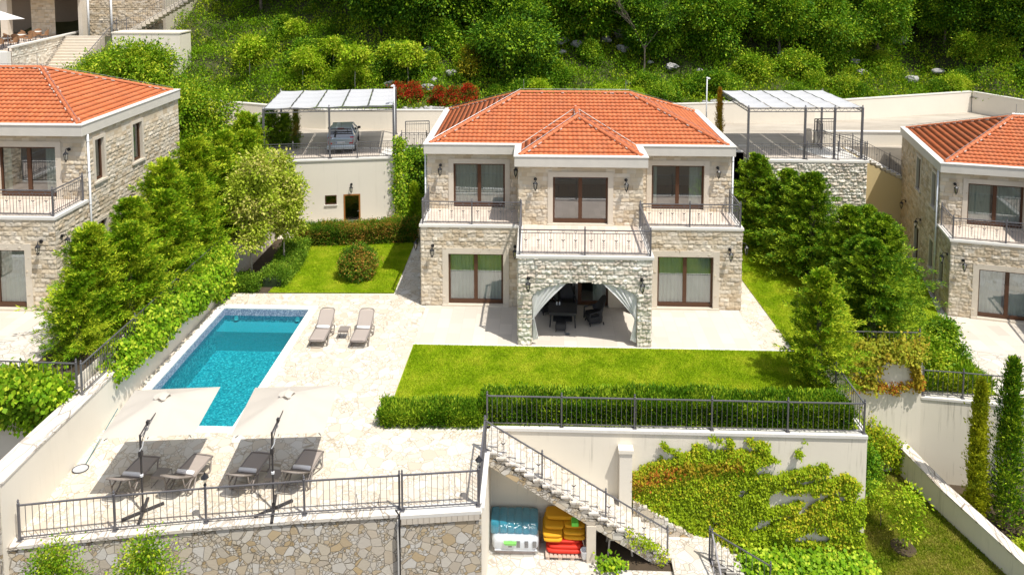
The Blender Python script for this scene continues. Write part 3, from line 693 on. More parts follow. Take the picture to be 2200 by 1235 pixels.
        t_.beam((sx*2.2, -3.43, 1.13), (sx*2.72, -3.43, 1.15), .02, .03); sub(t_, 'tieback', M['drape'], dr)
    return r

villa = make_house()
villa_l = copy_tree(villa); villa_r = copy_tree(villa)
GV = 'stone villas in a row'
villa['group'] = GV
place(villa_l, (-26.42, 28.1, 1.95), 0, 'left limestone villa, cut by the photo edge, on the raised terrace behind the ivy wall', GV)
place(villa_r, (27.26, 34.45, -1.5), R(-13.2), 'rightmost limestone villa, turned a little and set lower, beyond the dark conifers', GV)
for o_ in [c_ for c_ in villa_l.children if c_.name.startswith(('tieback', 'drape'))]: pass
# ================================================================ the setting: ground, terraces, paving, lawns, pool, road, hillside
def struct(mb, name, mat, **kw): return props(build(mb, name, mat, **kw), kind='structure')
FRONT = [(-14.42, 18.62), (-11.82, 19.10), (-9.41, 19.49), (-6.71, 19.88), (-3.97, 20.20)]
def front_y(x):
    for (xa, ya), (xb, yb) in zip(FRONT[:-1], FRONT[1:]):
        if xa <= x <= xb: return ya + (yb-ya)*(x-xa)/(xb-xa)
    return 18.7 if x < -14 else 20.3
def wallpts(pts, off):                                    # offset polyline to its left
    out = []
    for i, p in enumerate(pts):
        a = Vector(pts[max(i-1, 0)][:2]); b = Vector(pts[min(i+1, len(pts)-1)][:2]); d = (b-a).normalized(); out.append((p[0]-d.y*off, p[1]+d.x*off))
    return out
def strip(mb, pts, off0, off1, z0, z1):
    """solid following a polyline between two offsets; z0, z1 numbers or lists"""
    a = wallpts(pts, off0); b = wallpts(pts, off1); n = len(pts)
    g = lambda z, i: z[i] if isinstance(z, (list, tuple)) else z
    for i in range(n-1):
        mb.hexa([(*a[i], g(z0,i)), (*a[i+1], g(z0,i+1)), (*b[i+1], g(z0,i+1)), (*b[i], g(z0,i)),
                 (*a[i], g(z1,i)), (*a[i+1], g(z1,i+1)), (*b[i+1], g(z1,i+1)), (*b[i], g(z1,i))])
def wall(name, pts, z0, z1, th, mat, label, cap=None, capw=.06, caph=.07, cat='retaining wall', group=None):
    m = MB(); ztop = [q-caph for q in z1] if isinstance(z1, (list, tuple)) else z1-caph
    strip(m, pts, 0, th, z0, ztop if cap else z1); o = props(build(m, name, mat), label, cat, group)
    if cap: c = MB(); strip(c, pts, -capw, th+capw, ztop, z1); build(c, 'coping', cap, o)
    return o
PX0, PX1, PY0, PY1 = -14.35, -10.42, 23.97, 32.52
m = MB(); m.poly([(-120,-60,-5.2),(120,-60,-5.2),(120,60,-5.2),(-120,60,-5.2)]); struct(m, 'ground', M['soil'])
m = MB(); fr = [(x, y+.3) for x, y in FRONT]
m.prism([(-14.9, 18.95)] + fr[1:] + [(-1.75, 20.7), (-1.75, 22.98), (-1.75, PY0-.02), (-14.9, PY0-.02)], -5.2, -.03)
m.box(-14.9, PX0-.02, PY0-.02, PY1+.02, -5.2, -.03); m.box(PX1+.02, -1.75, PY0-.02, PY1+.02, -5.2, -.03); m.box(-14.9, -1.75, PY1+.02, 45.2, -5.2, -.03)
m.prism([(-1.75, 24.62), (10.8, 24.62), (10.8, 29.55), (15.3, 29.55), (15.3, 45.2), (-1.75, 45.2)], -5.2, -.03)
struct(m, 'terrace', M['cream_clean'])
# pool deck and paths in crazy paving
m = MB(); cx0, cx1, cy0, cy1 = PX0-.33, PX1+.33, PY0-.33, PY1+.33
m.poly([(x, y, 0) for x, y in [(-14.9, 18.75)] + [(x, y+.3) for x, y in FRONT[1:]] + [(-3.9, 20.5), (-1.66, 20.75), (-1.66, 22.98), (-1.66, 23.02), (-1.66, 23.5), (-1.66, cy0), (-14.9, cy0)]])
m.poly([(-14.9, cy0, 0), (cx0, cy0, 0), (cx0, cy1, 0), (-14.9, cy1, 0)])
m.poly([(cx1, cy0, 0), (-5.25, cy0, 0), (-5.15, 29.68, 0), (-5.15, cy1, 0), (cx1, cy1, 0)])
m.poly([(-5.25, cy0, 0), (-1.66, cy0, 0), (-1.66, 24.05, 0), (-5.25, 24.05, 0)])
m.poly([(-14.9, cy1, 0), (-5.15, cy1, 0), (-5.38, 33.2, 0), (-6.7, 34.15, 0), (-14.9, 34.05, 0)])
m.poly([(-6.75, 34.15, 0), (-5.38, 33.2, 0), (-5.38, 45.2, 0), (-6.6, 45.2, 0), (-6.9, 40.4, 0)])
m.poly([(-14.9, 40.6, 0), (-6.9, 40.9, 0), (-6.7, 42.9, 0), (-14.9, 42.2, 0)])
m.poly([(9.15, 29.72, 0), (10.46, 29.74, 0), (10.15, 36.4, 0), (10.0, 45.2, 0), (9.2, 45.2, 0)])
struct(m, 'pool_deck_paving', M['paving'])
m = MB(); m.poly([(-5.15, 29.68, .004), (9.15, 29.72, .004), (9.15, 33.3, .004), (-5.15, 33.3, .004)]); struct(m, 'patio', M['patio'])
m = MB(); m.box(-5.2, 10.45, 29.60, 29.68, -.03, .035); struct(m, 'patio_edge', M['coping'])
# lawns
def lawn(name, pts, z, mat='lawn'):
    m = MB(); m.poly([(x, y, z) for x, y in pts]); return struct(m, name, M[mat])
LAWN1 = [(-5.28, 24.3), (10.95, 24.6), (10.95, 29.5), (15.3, 29.5), (15.3, 44), (10.05, 44), (10.17, 36.4), (10.48, 29.6), (-5.15, 29.6)]
LAWN2 = [(-12.9, 34.12), (-6.86, 34.3), (-6.93, 40.6), (-12.6, 39.9)]
lawn('lawn', LAWN1, .02); lawn('back_lawn', LAWN2, .02)
lawn('planting_bed', [(-14.9, 34.1), (-12.9, 34.12), (-12.6, 39.9), (-6.95, 40.65), (-6.95, 41.2), (-14.9, 40.9)], .016, 'soil')
lawn('side_lawn', [(-8.3, 42.9), (-6.65, 42.9), (-6.65, 45.2), (-8.3, 45.2)], .02)
# pool
m = MB(); zw, zf = -.02, -1.5
m.add([(PX0,PY0,zw),(PX1,PY0,zw),(PX1,PY1,zw),(PX0,PY1,zw),(PX0,PY0,zf),(PX1,PY0,zf),(PX1,PY1,zf),(PX0,PY1,zf)], [(4,5,6,7),(0,4,7,3),(1,2,6,5),(3,7,6,2),(0,1,5,4)])
pool = props(build(m, 'swimming_pool', M['mosaic']), 'long rectangular swimming pool with turquoise mosaic and white stone edge', 'swimming pool')
m = MB(); c0, c1 = -.03, .035
m.box(cx0, cx1, PY1+.0, cy1, c0, c1); m.box(cx0, cx1, cy0, PY0, c0, c1); m.box(cx0, PX0, PY0, PY1, c0, c1); m.box(PX1, cx1, PY0, PY1, c0, c1)
build(m, 'pool_coping', M['pool_coping'], pool, bevel=.012)
m = MB(); m.box(PX0+.003, PX1-.003, PY1-.95, PY1-.003, zf+.002, -.62); build(m, 'bench_step', plain('pale_mosaic', (.40,.52,.58), .4, .35, 22), pool)
m = MB()
for x in (PX0+.55, PX1-.55): m.lathe((x, PY1-.02, -.52), [(.1,0),(.1,.02)], 12)
for x in (PX0+.55, PX1-.55): m.tube([(x, PY1-.004, -.45), (x, PY1-.05, -.45)], .095, 14)
build(m, 'pool_light', M['white_metal'], pool)
m = MB(); N = 40
m.poly([(PX0+.003,PY0+.003,-.33),(PX1-.003,PY0+.003,-.33),(PX1-.003,PY1-.003,-.33),(PX0+.003,PY1-.003,-.33)]); props(build(m, 'pool_water', M['water']), kind='structure')
# pool rim band above the water line, a bluer strip of mosaic
kk = NT('rim_mosaic'); P_ = kk.pos(); v_ = kk.n('TexVoronoi', Vector=P_, Scale=26.0, Randomness=.2).outputs['Color']; kk.set(Base_Color=kk.ramp(kk.n('SeparateColor', Color=v_).outputs[0], [(0, (.13,.18,.28)), (.6, (.28,.34,.46)), (1, (.5,.54,.62))]), Roughness=.35)
m = MB(); m.box(PX0+.004, PX1-.004, PY1-.016, PY1-.004, -.5, -.03); m.box(PX0+.004, PX0+.016, PY0+.02, PY1-.02, -.5, -.03); m.box(PX1-.016, PX1-.004, PY0+.02, PY1-.02, -.5, -.03)
build(m, 'waterline_tiles', kk.m, pool)
# ---- left neighbour's terrace
m = MB(); m.prism([(-60, 23.2), (-15.55, 22.9), (-15.5, 45.5), (-60, 45.5)], -5.2, 1.88); struct(m, 'upper_terrace', M['cream_clean'])
m = MB(); m.poly([(-60, 23.5, 1.93), (-17.4, 23.4, 1.93), (-17.6, 26, 1.93), (-18.6, 45.4, 1.93), (-60, 45.4, 1.93)]); struct(m, 'upper_terrace_paving', M['paving_grey'])
m = MB(); m.poly([(-60, 25.9, 1.94), (-19.3, 25.8, 1.94), (-19.3, 28.1, 1.94), (-60, 28.1, 1.94)]); struct(m, 'upper_patio', M['patio'])
m = MB(); m.poly([(-17.4, 23.4, 1.92), (-15.56, 23.2, 1.92), (-15.52, 45.4, 1.92), (-18.6, 45.4, 1.92), (-17.6, 26, 1.92)]); struct(m, 'upper_planting_bed', M['soil'])
# ---- right neighbour's terrace
m = MB(); m.prism([(15.45, 29.6), (17.5, 29.35), (18.75, 29.1), (60, 26), (60, 52), (15.45, 52)], -5.2, -1.56); struct(m, 'lower_terrace', M['cream_clean'])
m = MB(); m.poly([(18.5, 29.3, -1.52), (60, 26.2, -1.52), (60, 51, -1.52), (19, 51, -1.52), (21.3, 41, -1.52), (18.8, 33.3, -1.52)]); struct(m, 'lower_terrace_paving', M['paving_grey'])
t_ = R(-13.2); cr, sr = math.cos(t_), math.sin(t_); RX = lambda x, y: (27.26+x*cr-y*sr, 34.45+x*sr+y*cr)
m = MB(); m.poly([(*RX(-7.2, -3.4), -1.51), (*RX(7.2, -3.4), -1.51), (*RX(7.2, .1), -1.51), (*RX(-7.2, .1), -1.51)]); struct(m, 'lower_patio', M['patio'])
lawn('lower_strip_lawn', [(15.5, 29.65), (18.5, 29.35), (18.8, 33.3), (21.3, 41), (19, 51), (15.5, 51)], -1.51)
# ---- lower garden, landing ground
lawn('lower_garden', [(11.0, 16), (18, 16), (16.4, 24.2), (15.0, 29.3), (11.0, 29.3)], -4.8, 'lawn_dry')
m = MB(); m.box(-1.62, 5.0, 20.4, 24.32, -5.2, -3.72); struct(m, 'yard', M['paving_grey'])
m = MB(); m.box(1.98, 4.38, 22.75, 24.28, -3.72, -3.70); struct(m, 'yard_shade_patch', M['soil'])  # dark ground patch, painted shade for the space under the stairs
m = MB(); m.box(5.0, 11.0, 19, 24.3, -5.2, -4.9); struct(m, 'yard_ground', M['soil'])
# ---- road on the upper level
ROAD = [(-60, 47.6), (-21.8, 47.2), (-18.2, 46.2), (-18.2, 42.2), (-14.1, 42.75), (-8.55, 43.7), (-8.55, 45.45), (12.6, 45.45), (12.6, 43.85), (19.05, 43.85), (19.05, 47.0), (60, 44.0), (60, 55), (35.3, 54.6), (33.4, 58.2), (20, 54.1), (12.9, 53.7), (-6.5, 50.95), (-14.8, 50.7), (-23.7, 52.6), (-60, 62)]
m = MB(); m.prism(ROAD, -5.2, 4.13); struct(m, 'road', M['road'])
m = MB(); m.poly([(-18.15, 42.3, 4.14), (-14.1, 42.8, 4.14), (-9.6, 43.55, 4.14), (-9.6, 45.3, 4.14), (-18.15, 45.0, 4.14)]); m.poly([(12.7, 43.9, 4.14), (17.2, 43.9, 4.14), (16.0, 46.3, 4.14), (12.7, 46.3, 4.14)]); struct(m, 'parking_pavers', M['paver_grey'])
m = MB(); m.box(-9.55, -8.6, 43.7, 45.3, 4.135, 4.15); m.poly([(17.25, 43.9, 4.145), (19.0, 43.9, 4.145), (19.0, 46.9, 4.145), (16.1, 46.3, 4.145)]); m.box(-18, -8.6, 45.32, 45.44, 4.13, 4.17); m.box(12.7, 17.8, 46.9, 47.0, 4.13, 4.16); struct(m, 'pavement', M['coping'])
# ---- hillside behind the road wall
WL = [(-90, 70), (-60, 62), (-35, 55.5), (-23.64, 52.5), (-14.75, 50.6), (-6.5, 50.85), (12.9, 53.6), (20, 54.0), (33.4, 58.1), (35.2, 54.5), (60, 50), (90, 46)]
WLX = np.array([p[0] for p in WL]); WLY = np.array([p[1] for p in WL])
def hill_z(x, y):
    x = np.asarray(x, float); y = np.asarray(y, float); d = np.maximum(y - np.interp(x, WLX, WLY) - .25, 0)
    z = 5.3 + .26*np.minimum(d, 5) + .56*np.maximum(d-5, 0)*(1 - np.clip((d-45)/120, 0, .6))
    f = np.clip(d/3, 0, 1); z = z + f*((fbm(x*.16, y*.16, 3, 3)-.5)*2.0 + (fbm(x*.7, y*.7, 9, 2)-.5)*.6)
    z = z + np.clip((-x-30)/6, 0, 1)*np.clip((d+1)/4, 0, 1)*2.0
    return z
def hz(x, y): return float(hill_z(np.array([x]), np.array([y]))[0])
gx = np.linspace(-90, 90, 181); tt_ = np.concatenate([np.linspace(0, 30, 61), np.linspace(31, 110, 40)])
GX, GT = np.meshgrid(gx, tt_); GY = np.interp(GX, WLX, WLY) + .2 + GT; GZ = hill_z(GX, GY); nx_, nt_ = len(gx), len(tt_); I_ = np.arange(nx_*nt_).reshape(nt_, nx_)
me = quick_mesh('hillside', np.stack([GX, GY, GZ], -1).reshape(-1, 3), np.stack([I_[:-1,:-1], I_[:-1,1:], I_[1:,1:], I_[1:,:-1]], -1).reshape(-1, 4), M['terrain'], smooth=True)
props(link_mesh('hillside', me), kind='structure')

# ================================================================ walls
G_ = 'retaining walls'
o = wall('rubble_wall', FRONT, -5.2, .03, .32, M['rubble'], 'long curved crazy stone wall below the pool deck and its four sunbeds', M['rubble_cap'], .05, .09)
o = wall('rubble_wall', [(-3.93, 20.12), (-1.62, 20.40)], -5.2, .05, .3, M['rubble'], 'short crazy stone wall with a stone band, left of the storage bay', M['coping'], .05, .1)
m = MB()
for i in range(14):
    a = i/14; m.beam((-3.9+2.24*a, 20.10+.272*a, -.14), (-3.9+2.24*(a+.94/14), 20.10+.272*(a+.94/14), -.14), .05, .17)
build(m, 'stone_band', M['frame_stone'], o)
m = MB(); m.beam((-3.99, 20.12, -5.2), (-3.99, 20.12, -.1), .06, .06); build(m, 'joint_strip', M['coping'], o)
m = MB(); m.tube([(-3.94, 20.02, -5.2), (-3.93, 20.0, -1), (-3.95, 20.0, -.2), (-3.95, 20.1, .02), (-4.1, 20.3, .06)], .02, 6); props(build(m, 'garden_hose', M['black_iron']), 'black hose running up the joint of the crazy stone wall', 'hose')
m = MB(); m.box(-1.72, -1.6, 20.42, 24.3, -5.2, -.06)
o = props(build(m, 'side_wall', M['cream_clean']), 'plain cream side wall between stone wall and storage bay', 'retaining wall')
c = MB(); c.box(-1.78, -1.54, 20.5, 23.0, -.06, .03); build(c, 'coping', M['coping'], o)
LW = [(-14.40, 18.45), (-14.50, 20.2), (-14.72, 23.2), (-14.88, 26.5), (-14.9, 34.3)]
lwz = [1.95, 1.88, 1.62, 1.5, 1.5]
o = wall('pool_wall', LW, -5.2, lwz, .62, M['cream_clean'], 'long cream rendered wall with stone cap beside the pool, ivy spilling over it', M['rubble_cap'], .03, .06, 'wall')
m = MB(); m.box(-15.02, -14.42, 18.40, 18.44, -5.2, 1.86); build(m, 'stone_facing', M['rubble'], o)
wall('terrace_wall', [(-60, 23.0), (-15.5, 22.8)], -5.2, 1.9, .3, M['cream'], 'cream wall carrying the leafy vine at the left edge', M['coping'], .03, .06)
o = wall('garden_wall', [(-1.6, 24.3), (11.1, 24.3)], -5.2, .0, .3, M['cream'], 'high cream retaining wall under the clipped hedge, half covered in creeper', M['coping'], .05, .1)
m = MB(); m.box(10.8, 11.1, 24.6, 29.3, -5.2, -.1); build(m, 'wall_return', M['cream'], o); m = MB(); m.box(10.74, 11.16, 24.65, 29.3, -.1, .0); build(m, 'coping', M['coping'], o)
m = MB(); m.box(2.78, 3.2, 24.0, 24.28, -5.2, -.62); m.box(2.74, 3.24, 23.95, 24.28, -.62, -.5); props(build(m, 'wall_pier', M['cream_clean']), 'white rendered pier against the high wall behind the garden stairs', 'pier')
o = wall('cross_wall', [(11.1, 29.3), (15.45, 29.3)], -5.2, .0, .25, M['cream'], 'tall cream wall with a trailing orange creeper, under the yellow vine', M['coping'], .03, .06)
o = wall('cross_wall', [(15.45, 29.32), (17.5, 29.07), (18.7, 28.85)], -5.2, -1.62, .28, M['cream'], 'stained cream wall below the right neighbour\'s weedy grass corner', M['coping'], .04, .09)
wall('sloping_wall', [(18.7, 28.85), (19.7, 27.2), (21.2, 25.0)], -5.2, [-1.62, -2.6, -4.0], .3, M['cream'], 'cream wall with a sloping stone cap at the right edge, beside dark cypress', M['coping'], .06, .1)
DW = [(17.3, 19.6), (16.4, 23.6), (15.5, 27.0), (14.95, 29.28)]
o = wall('boundary_wall', DW, -5.2, [-3.9, -3.85, -3.8, -3.6], .36, M['cream'], 'low cream boundary wall with crazy stone top running down the lower garden', M['rubble_cap'], .04, .06, 'wall')
BW1 = [(-45, 58.2), (-23.64, 52.4), (-14.75, 50.5), (-6.5, 50.75), (12.9, 53.5), (20, 53.95), (33.4, 58.0)]
wall('road_wall', BW1, 3.9, [5.9, 5.75, 5.5, 5.5, 5.6, 5.65, 5.75], .25, M['cream_clean'], 'long cream wall along the far side of the road below the wooded slope', M['coping'], .03, .06, 'wall')
wall('road_wall', [(33.42, 57.95), (35.2, 54.45), (42, 49)], 3.9, 5.75, .25, M['cream_clean'], 'short cream wall turning back at the right end of the road', M['coping'], .03, .06, 'wall')
# garage annex under the left parking deck
A0 = Vector((-18.2, 41.72)); A1 = Vector((-8.32, 43.36))
o = thing('garage_annex', (-11.3, 42.9, 0), 'plain cream garage annex with a brown framed glass door, below the parked car', 'annex')
ud = (A1-A0).normalized(); nd = Vector((ud.y, -ud.x))
def AP(s, d, z): q = A0 + ud*s + nd*d; return (q.x, q.y, z)
LA = (A1-A0).length
def on(x): return (x - A0.x)/ud.x
d0, d1, w0, w1 = on(-11.53), on(-10.56), on(-12.58), on(-11.92); b0_, b1_ = on(-14.75), on(-14.12)
def abox(m, s0, s1, e0, e1, z0, z1): m.hexa([AP(s0,e1,z0), AP(s1,e1,z0), AP(s1,e0,z0), AP(s0,e0,z0), AP(s0,e1,z1), AP(s1,e1,z1), AP(s1,e0,z1), AP(s0,e0,z1)])
m = MB()
for s0, s1, z0, z1 in ((0,b0_,0,4.08),(b0_,b1_,2.0,4.08),(b1_,w0,0,4.08),(w0,w1,0,1.44),(w0,w1,2.0,4.08),(w1,d0,0,4.08),(d0,d1,2.02,4.08),(d1,LA,0,4.08)): abox(m, s0, s1, -.25, 0, z0, z1)
build(m, 'front_wall', M['cream_clean'], o)
m = MB(); m.hexa([(-8.6,43.3,0),(-8.32,43.36,0),(-8.32,45.6,0),(-8.6,45.6,0),(-8.6,43.3,4.08),(-8.32,43.36,4.08),(-8.32,45.6,4.08),(-8.6,45.6,4.08)]); build(m, 'side_wall', M['cream'], o)
m = MB(); abox(m, -.02, LA+.05, -.3, .06, 4.08, 4.17); m.box(-8.66, -8.26, 43.7, 45.6, 4.08, 4.17); build(m, 'coping', M['coping'], o)
def leafdoor(s0, s1, z0, z1, nm, fw=.09, mat='orange_wood', gm='dark_glass'):
    m = MB(); abox(m, s0, s0+fw, -.12, .01, z0, z1); abox(m, s1-fw, s1, -.12, .01, z0, z1); abox(m, s0+fw, s1-fw, -.12, .01, z1-fw, z1); abox(m, s0+fw, s1-fw, -.12, .01, z0, z0+fw); q = build(m, nm, M[mat], o)
    m = MB(); abox(m, s0+fw-.01, s1-fw+.01, -.08, -.05, z0+fw-.01, z1-fw+.01); build(m, 'pane', M[gm], q); return q
q = leafdoor(d0, d1, .02, 2.02, 'door'); m = MB(); m.tube([AP(d1-.05, .03, 1.0), AP(d1-.05, .07, 1.0), AP(d1-.18, .07, 1.0)], .012, 6); build(m, 'handle', M['grey_metal'], q)
leafdoor(w0, w1, 1.44, 2.0, 'window', .05, 'brown_wood'); m = MB(); abox(m, w0-.04, w1+.04, -.1, .07, 1.38, 1.44); build(m, 'window_sill', M['coping'], o)
leafdoor(b0_, b1_, .02, 2.0, 'door', .12)
m = MB(); abox(m, .2, LA-.2, -3.0, -2.9, 0, 4.0); build(m, 'inner_wall', M['plaster'], o)
def lamp_on(root, p, n, s=1):
    loc = world_org(root); l = wall_lamp(root, Vector(p)-loc, n, s)
lamp_on(o, AP(on(-11.06), 0, 2.62), (nd.x, nd.y, 0))
# right parking block faced in rough stone, stair wall in yellow render
me_o = thing('parking_base', (15.9, 43.5, -1.5), 'rough pale stone block wall under the right pergola, above the conifers', 'retaining wall')
pn = stone_panel('stone_face', (12.3-15.9, 0, 0), (1,0,0), 6.95, 5.55, seed=41, parent=me_o, pal=PAL_GREY, amp=.08)
m = MB(); m.box(12.2, 19.35, 43.42, 43.85, 4.05, 4.17); m.box(18.95, 19.35, 43.85, 44.2, 4.05, 4.17); build(m, 'coping', M['coping'], me_o)
m = MB(); m.box(19.0, 19.25, 43.55, 47.0, -1.5, 4.05); build(m, 'side_wall', M['yellow_render'], me_o)
m = MB(); m.prism([(19.25, 45.75), (27, 45.75), (27, 46.0), (19.25, 46.0)], -1.55, lambda x, y: 3.95 - max(0, x-19.4)*.515)
props(build(m, 'stair_wall', M['yellow_render']), 'warm yellow rendered wall under the outside stairs beside the right villa', 'wall')
m = MB(); m.box(17.6, 27, 47.35, 47.6, 3.6, 4.95); o = props(build(m, 'low_wall', M['cream_clean']), 'low cream wall with flat cap above the stairs by the right pergola', 'wall')
m = MB(); m.box(17.55, 27, 47.3, 47.65, 4.95, 5.02); build(m, 'coping', M['coping'], o)
# patch of wall behind the shrubs between annex and villa
m = MB(); m.box(-8.3, 12.6, 45.45, 45.6, 0, 4.1); o = props(build(m, 'road_edge_wall', M['cream']), 'cream wall under the road edge behind the villa, hung with creeper', 'retaining wall')
m = MB(); m.box(-8.3, 12.6, 45.38, 45.68, 4.1, 4.17); build(m, 'coping', M['coping'], o)

# ================================================================ garden stairs
def stair(name, x0, y0, y1, z0, n, run, rise, mat_t, mat_s, label, side=True, ysign=1):
    o = thing(name, (x0, y0, z0 - n*rise), label, 'stairs'); m = MB(); s = MB()
    for i in range(n):
        xa = x0 + i*run; zt = z0 - (i+1)*rise if i >= 0 else z0
        m.box(xa-.03, xa+run+.0, y0-.05, y1, zt-.055+rise, zt+rise)
        s.box(xa, xa+run, y0, y1, zt+rise-.22, zt+rise-.055)
    m2 = MB(); L = n*run; d = .42
    m2.hexa([(x0,y0+.01,z0-.3-d*.4), (x0+L,y0+.01,z0-n*rise-.3-d*.4+.0), (x0+L,y1,z0-n*rise-.3-d*.4), (x0,y1,z0-.3-d*.4), (x0,y0+.01,z0-.16), (x0+L,y0+.01,z0-n*rise-.16+.0), (x0+L,y1,z0-n*rise-.16), (x0,y1,z0-.16)])
    build(m, 'tread', mat_t, o); build(s, 'riser', mat_s, o); build(m2, 'stringer', mat_s, o); return o
stair('garden_stairs', -1.6, 23.0, 24.26, -.0, 20, .30, .18, M['paving_grey'], M['rubble'], 'long straight stone stairs running down right from the pool deck')
m = MB(); m.box(4.4, 5.55, 20.0, 24.26, -5.2, -3.62); o = props(build(m, 'stair_landing', M['rubble']), kind='structure'); m = MB(); m.box(4.38, 5.6, 19.95, 24.27, -3.62, -3.56); build(m, 'landing_paving', M['paving_grey'], o)
stair('garden_stairs', 5.6, 23.1, 24.26, -3.6, 8, .30, .18, M['paving_grey'], M['rubble'], 'short lower flight of stone stairs right of the landing, by the creeper')
m = MB(); m.box(1.62, 1.92, 22.98, 23.25, -3.72, -2.45); props(build(m, 'stair_post', M['frame_stone']), 'thick grey post holding up the stairs between storage bay and ladder', 'post')
m = MB()
for i in range(20):
    x = 3.25+i*.12; m.box(x, x+.117, 24.0, 24.27, -5.2, -2.35 - i*.072 + rnd.uniform(-.03,.03))
props(build(m, 'curb_wall', M['rubble']), 'rough low curb between lower stairs and creeper wall', 'wall')
# steps beside the right villa
o = stair('side_stairs', 19.3, 45.75, 47.2, 4.1, 26, .30, .155, M['coping'], M['frame_stone'], 'outside stairs with ornate railing going down to the right villa')
# ================================================================ foliage
def unit(a): return a / np.maximum(np.linalg.norm(a, axis=-1, keepdims=True), 1e-9)
def leaves_to_mesh(name, P, T, S, mat, wid=.5, rs=None, up=.0, curl=.15, nrm=None):
    """diamond leaves: P positions, T pointing directions, S lengths"""
    rs = rs or np.random.RandomState(1); n = len(P); T = unit(T); rr = unit(rs.normal(size=(n,3)) + np.array((0,0,up))) if nrm is None else unit(nrm + rs.normal(size=(n,3))*.42)
    B = unit(np.cross(T, rr)); N = np.cross(B, T); S = S[:,None]
    V = np.stack([P, P + T*S*.45 + B*S*wid*.5 + N*S*curl, P + T*S, P + T*S*.45 - B*S*wid*.5 + N*S*curl], 1).reshape(-1, 3)
    F = np.arange(4*n).reshape(n, 4)
    return quick_mesh(name, V, F, mat)
def blob_leaves(blobs, nclump, per, size, rs, cr=.22, shell=.75, flat=0, droop=.2):
    """clumps of leaves through the outer part of ellipsoid blobs"""
    vol = np.array([b[3]*b[4]*b[5] for b in blobs])**.67; pick = rs.choice(len(blobs), nclump, p=vol/vol.sum()); B = np.array(blobs)[pick]
    d = unit(rs.normal(size=(nclump,3))); r = shell + (1-shell)*rs.rand(nclump)**.7; r = np.where(rs.rand(nclump) < .18, rs.rand(nclump)*shell, r)
    r *= 1 + .17*rs.normal(size=nclump)
    c = B[:,:3] + d*B[:,3:6]*r[:,None]
    k = per; o = rs.normal(size=(nclump, k, 3))*cr*rs.uniform(.6, 1.35, (nclump,1,1)); P = (c[:,None,:] + o).reshape(-1, 3)
    T = (unit(o)*.9 + d[:,None,:]*.7 + rs.normal(size=o.shape)*.5 - np.array((0,0,droop))).reshape(-1, 3)
    S = size*rs.uniform(.65, 1.35, len(P)); global CN
    CN = np.repeat(unit(d*.8 + np.array((0,0,.75)) + rs.normal(size=(nclump,3))*.45), k, 0); return P, T, S
def tree_mesh_trunk(H, hc, r0, r1, nb, rs, spread, lean=.0):
    m = MB(); pts = [Vector((0,0,-.1)), Vector((rs.uniform(-.1,.1)*H*.1, rs.uniform(-.1,.1)*H*.1, hc*.5)), Vector((lean*H*.1, 0, hc)), Vector((lean*H*.2, rs.uniform(-.1,.1), H*.86))]
    m.tube(pts, [r0, r0*.8, r0*.6, r1], 8)
    for i in range(nb):
        a = rs.uniform(0, 2*math.pi); t = rs.uniform(.0, .75); b = pts[2].lerp(pts[3], t); L = spread*rs.uniform(.5,.9)
        e = b + Vector((math.cos(a)*L, math.sin(a)*L, L*rs.uniform(.3,.8))); mid = b.lerp(e, .5) + Vector((0,0,-.05*L)); m.tube([b, mid, e], [r0*.32, r0*.2, r0*.06], 6)
    return m
LIB = {}
def make_tree(key, name, H, hc, rx, nblob, nclump, per, size, mat, bark, seed, cr=.25, r0=.12, shape='round', wid=.55, flat=0):
    """prototype broadleaf tree, returned as an unlinked pair of meshes"""
    rs = np.random.RandomState(seed); blobs = []
    for i in range(nblob):
        t = rs.rand(); z = hc + (H-hc)*(.12+.8*t)
        w_ = {'round': math.sin(math.pi*(.15+.75*t)), 'cone': 1.05-.8*t, 'tall': .75+.25*math.sin(math.pi*t)}[shape]
        a = rs.uniform(0, 2*math.pi); rr = rx*w_*math.sqrt(rs.rand())*.85; q = rx*rs.uniform(.2,.46)
        blobs.append((math.cos(a)*rr, math.sin(a)*rr, z, q, q, q*rs.uniform(.7,1.0)))
    P, T, S = blob_leaves(blobs, nclump, per, size, rs, cr)
    me = leaves_to_mesh('crown', P, T, S, mat, wid, rs, nrm=CN)
    tm = tree_mesh_trunk(H, hc, r0, r0*.2, max(4, nblob//2), rs, rx*.8)
    t_me = bpy.data.meshes.new('trunk'); t_me.from_pydata(tm.v, [], tm.f); t_me.materials.append(bark); t_me.polygons.foreach_set('use_smooth', [True]*len(t_me.polygons))
    LIB[key] = (name, me, t_me)
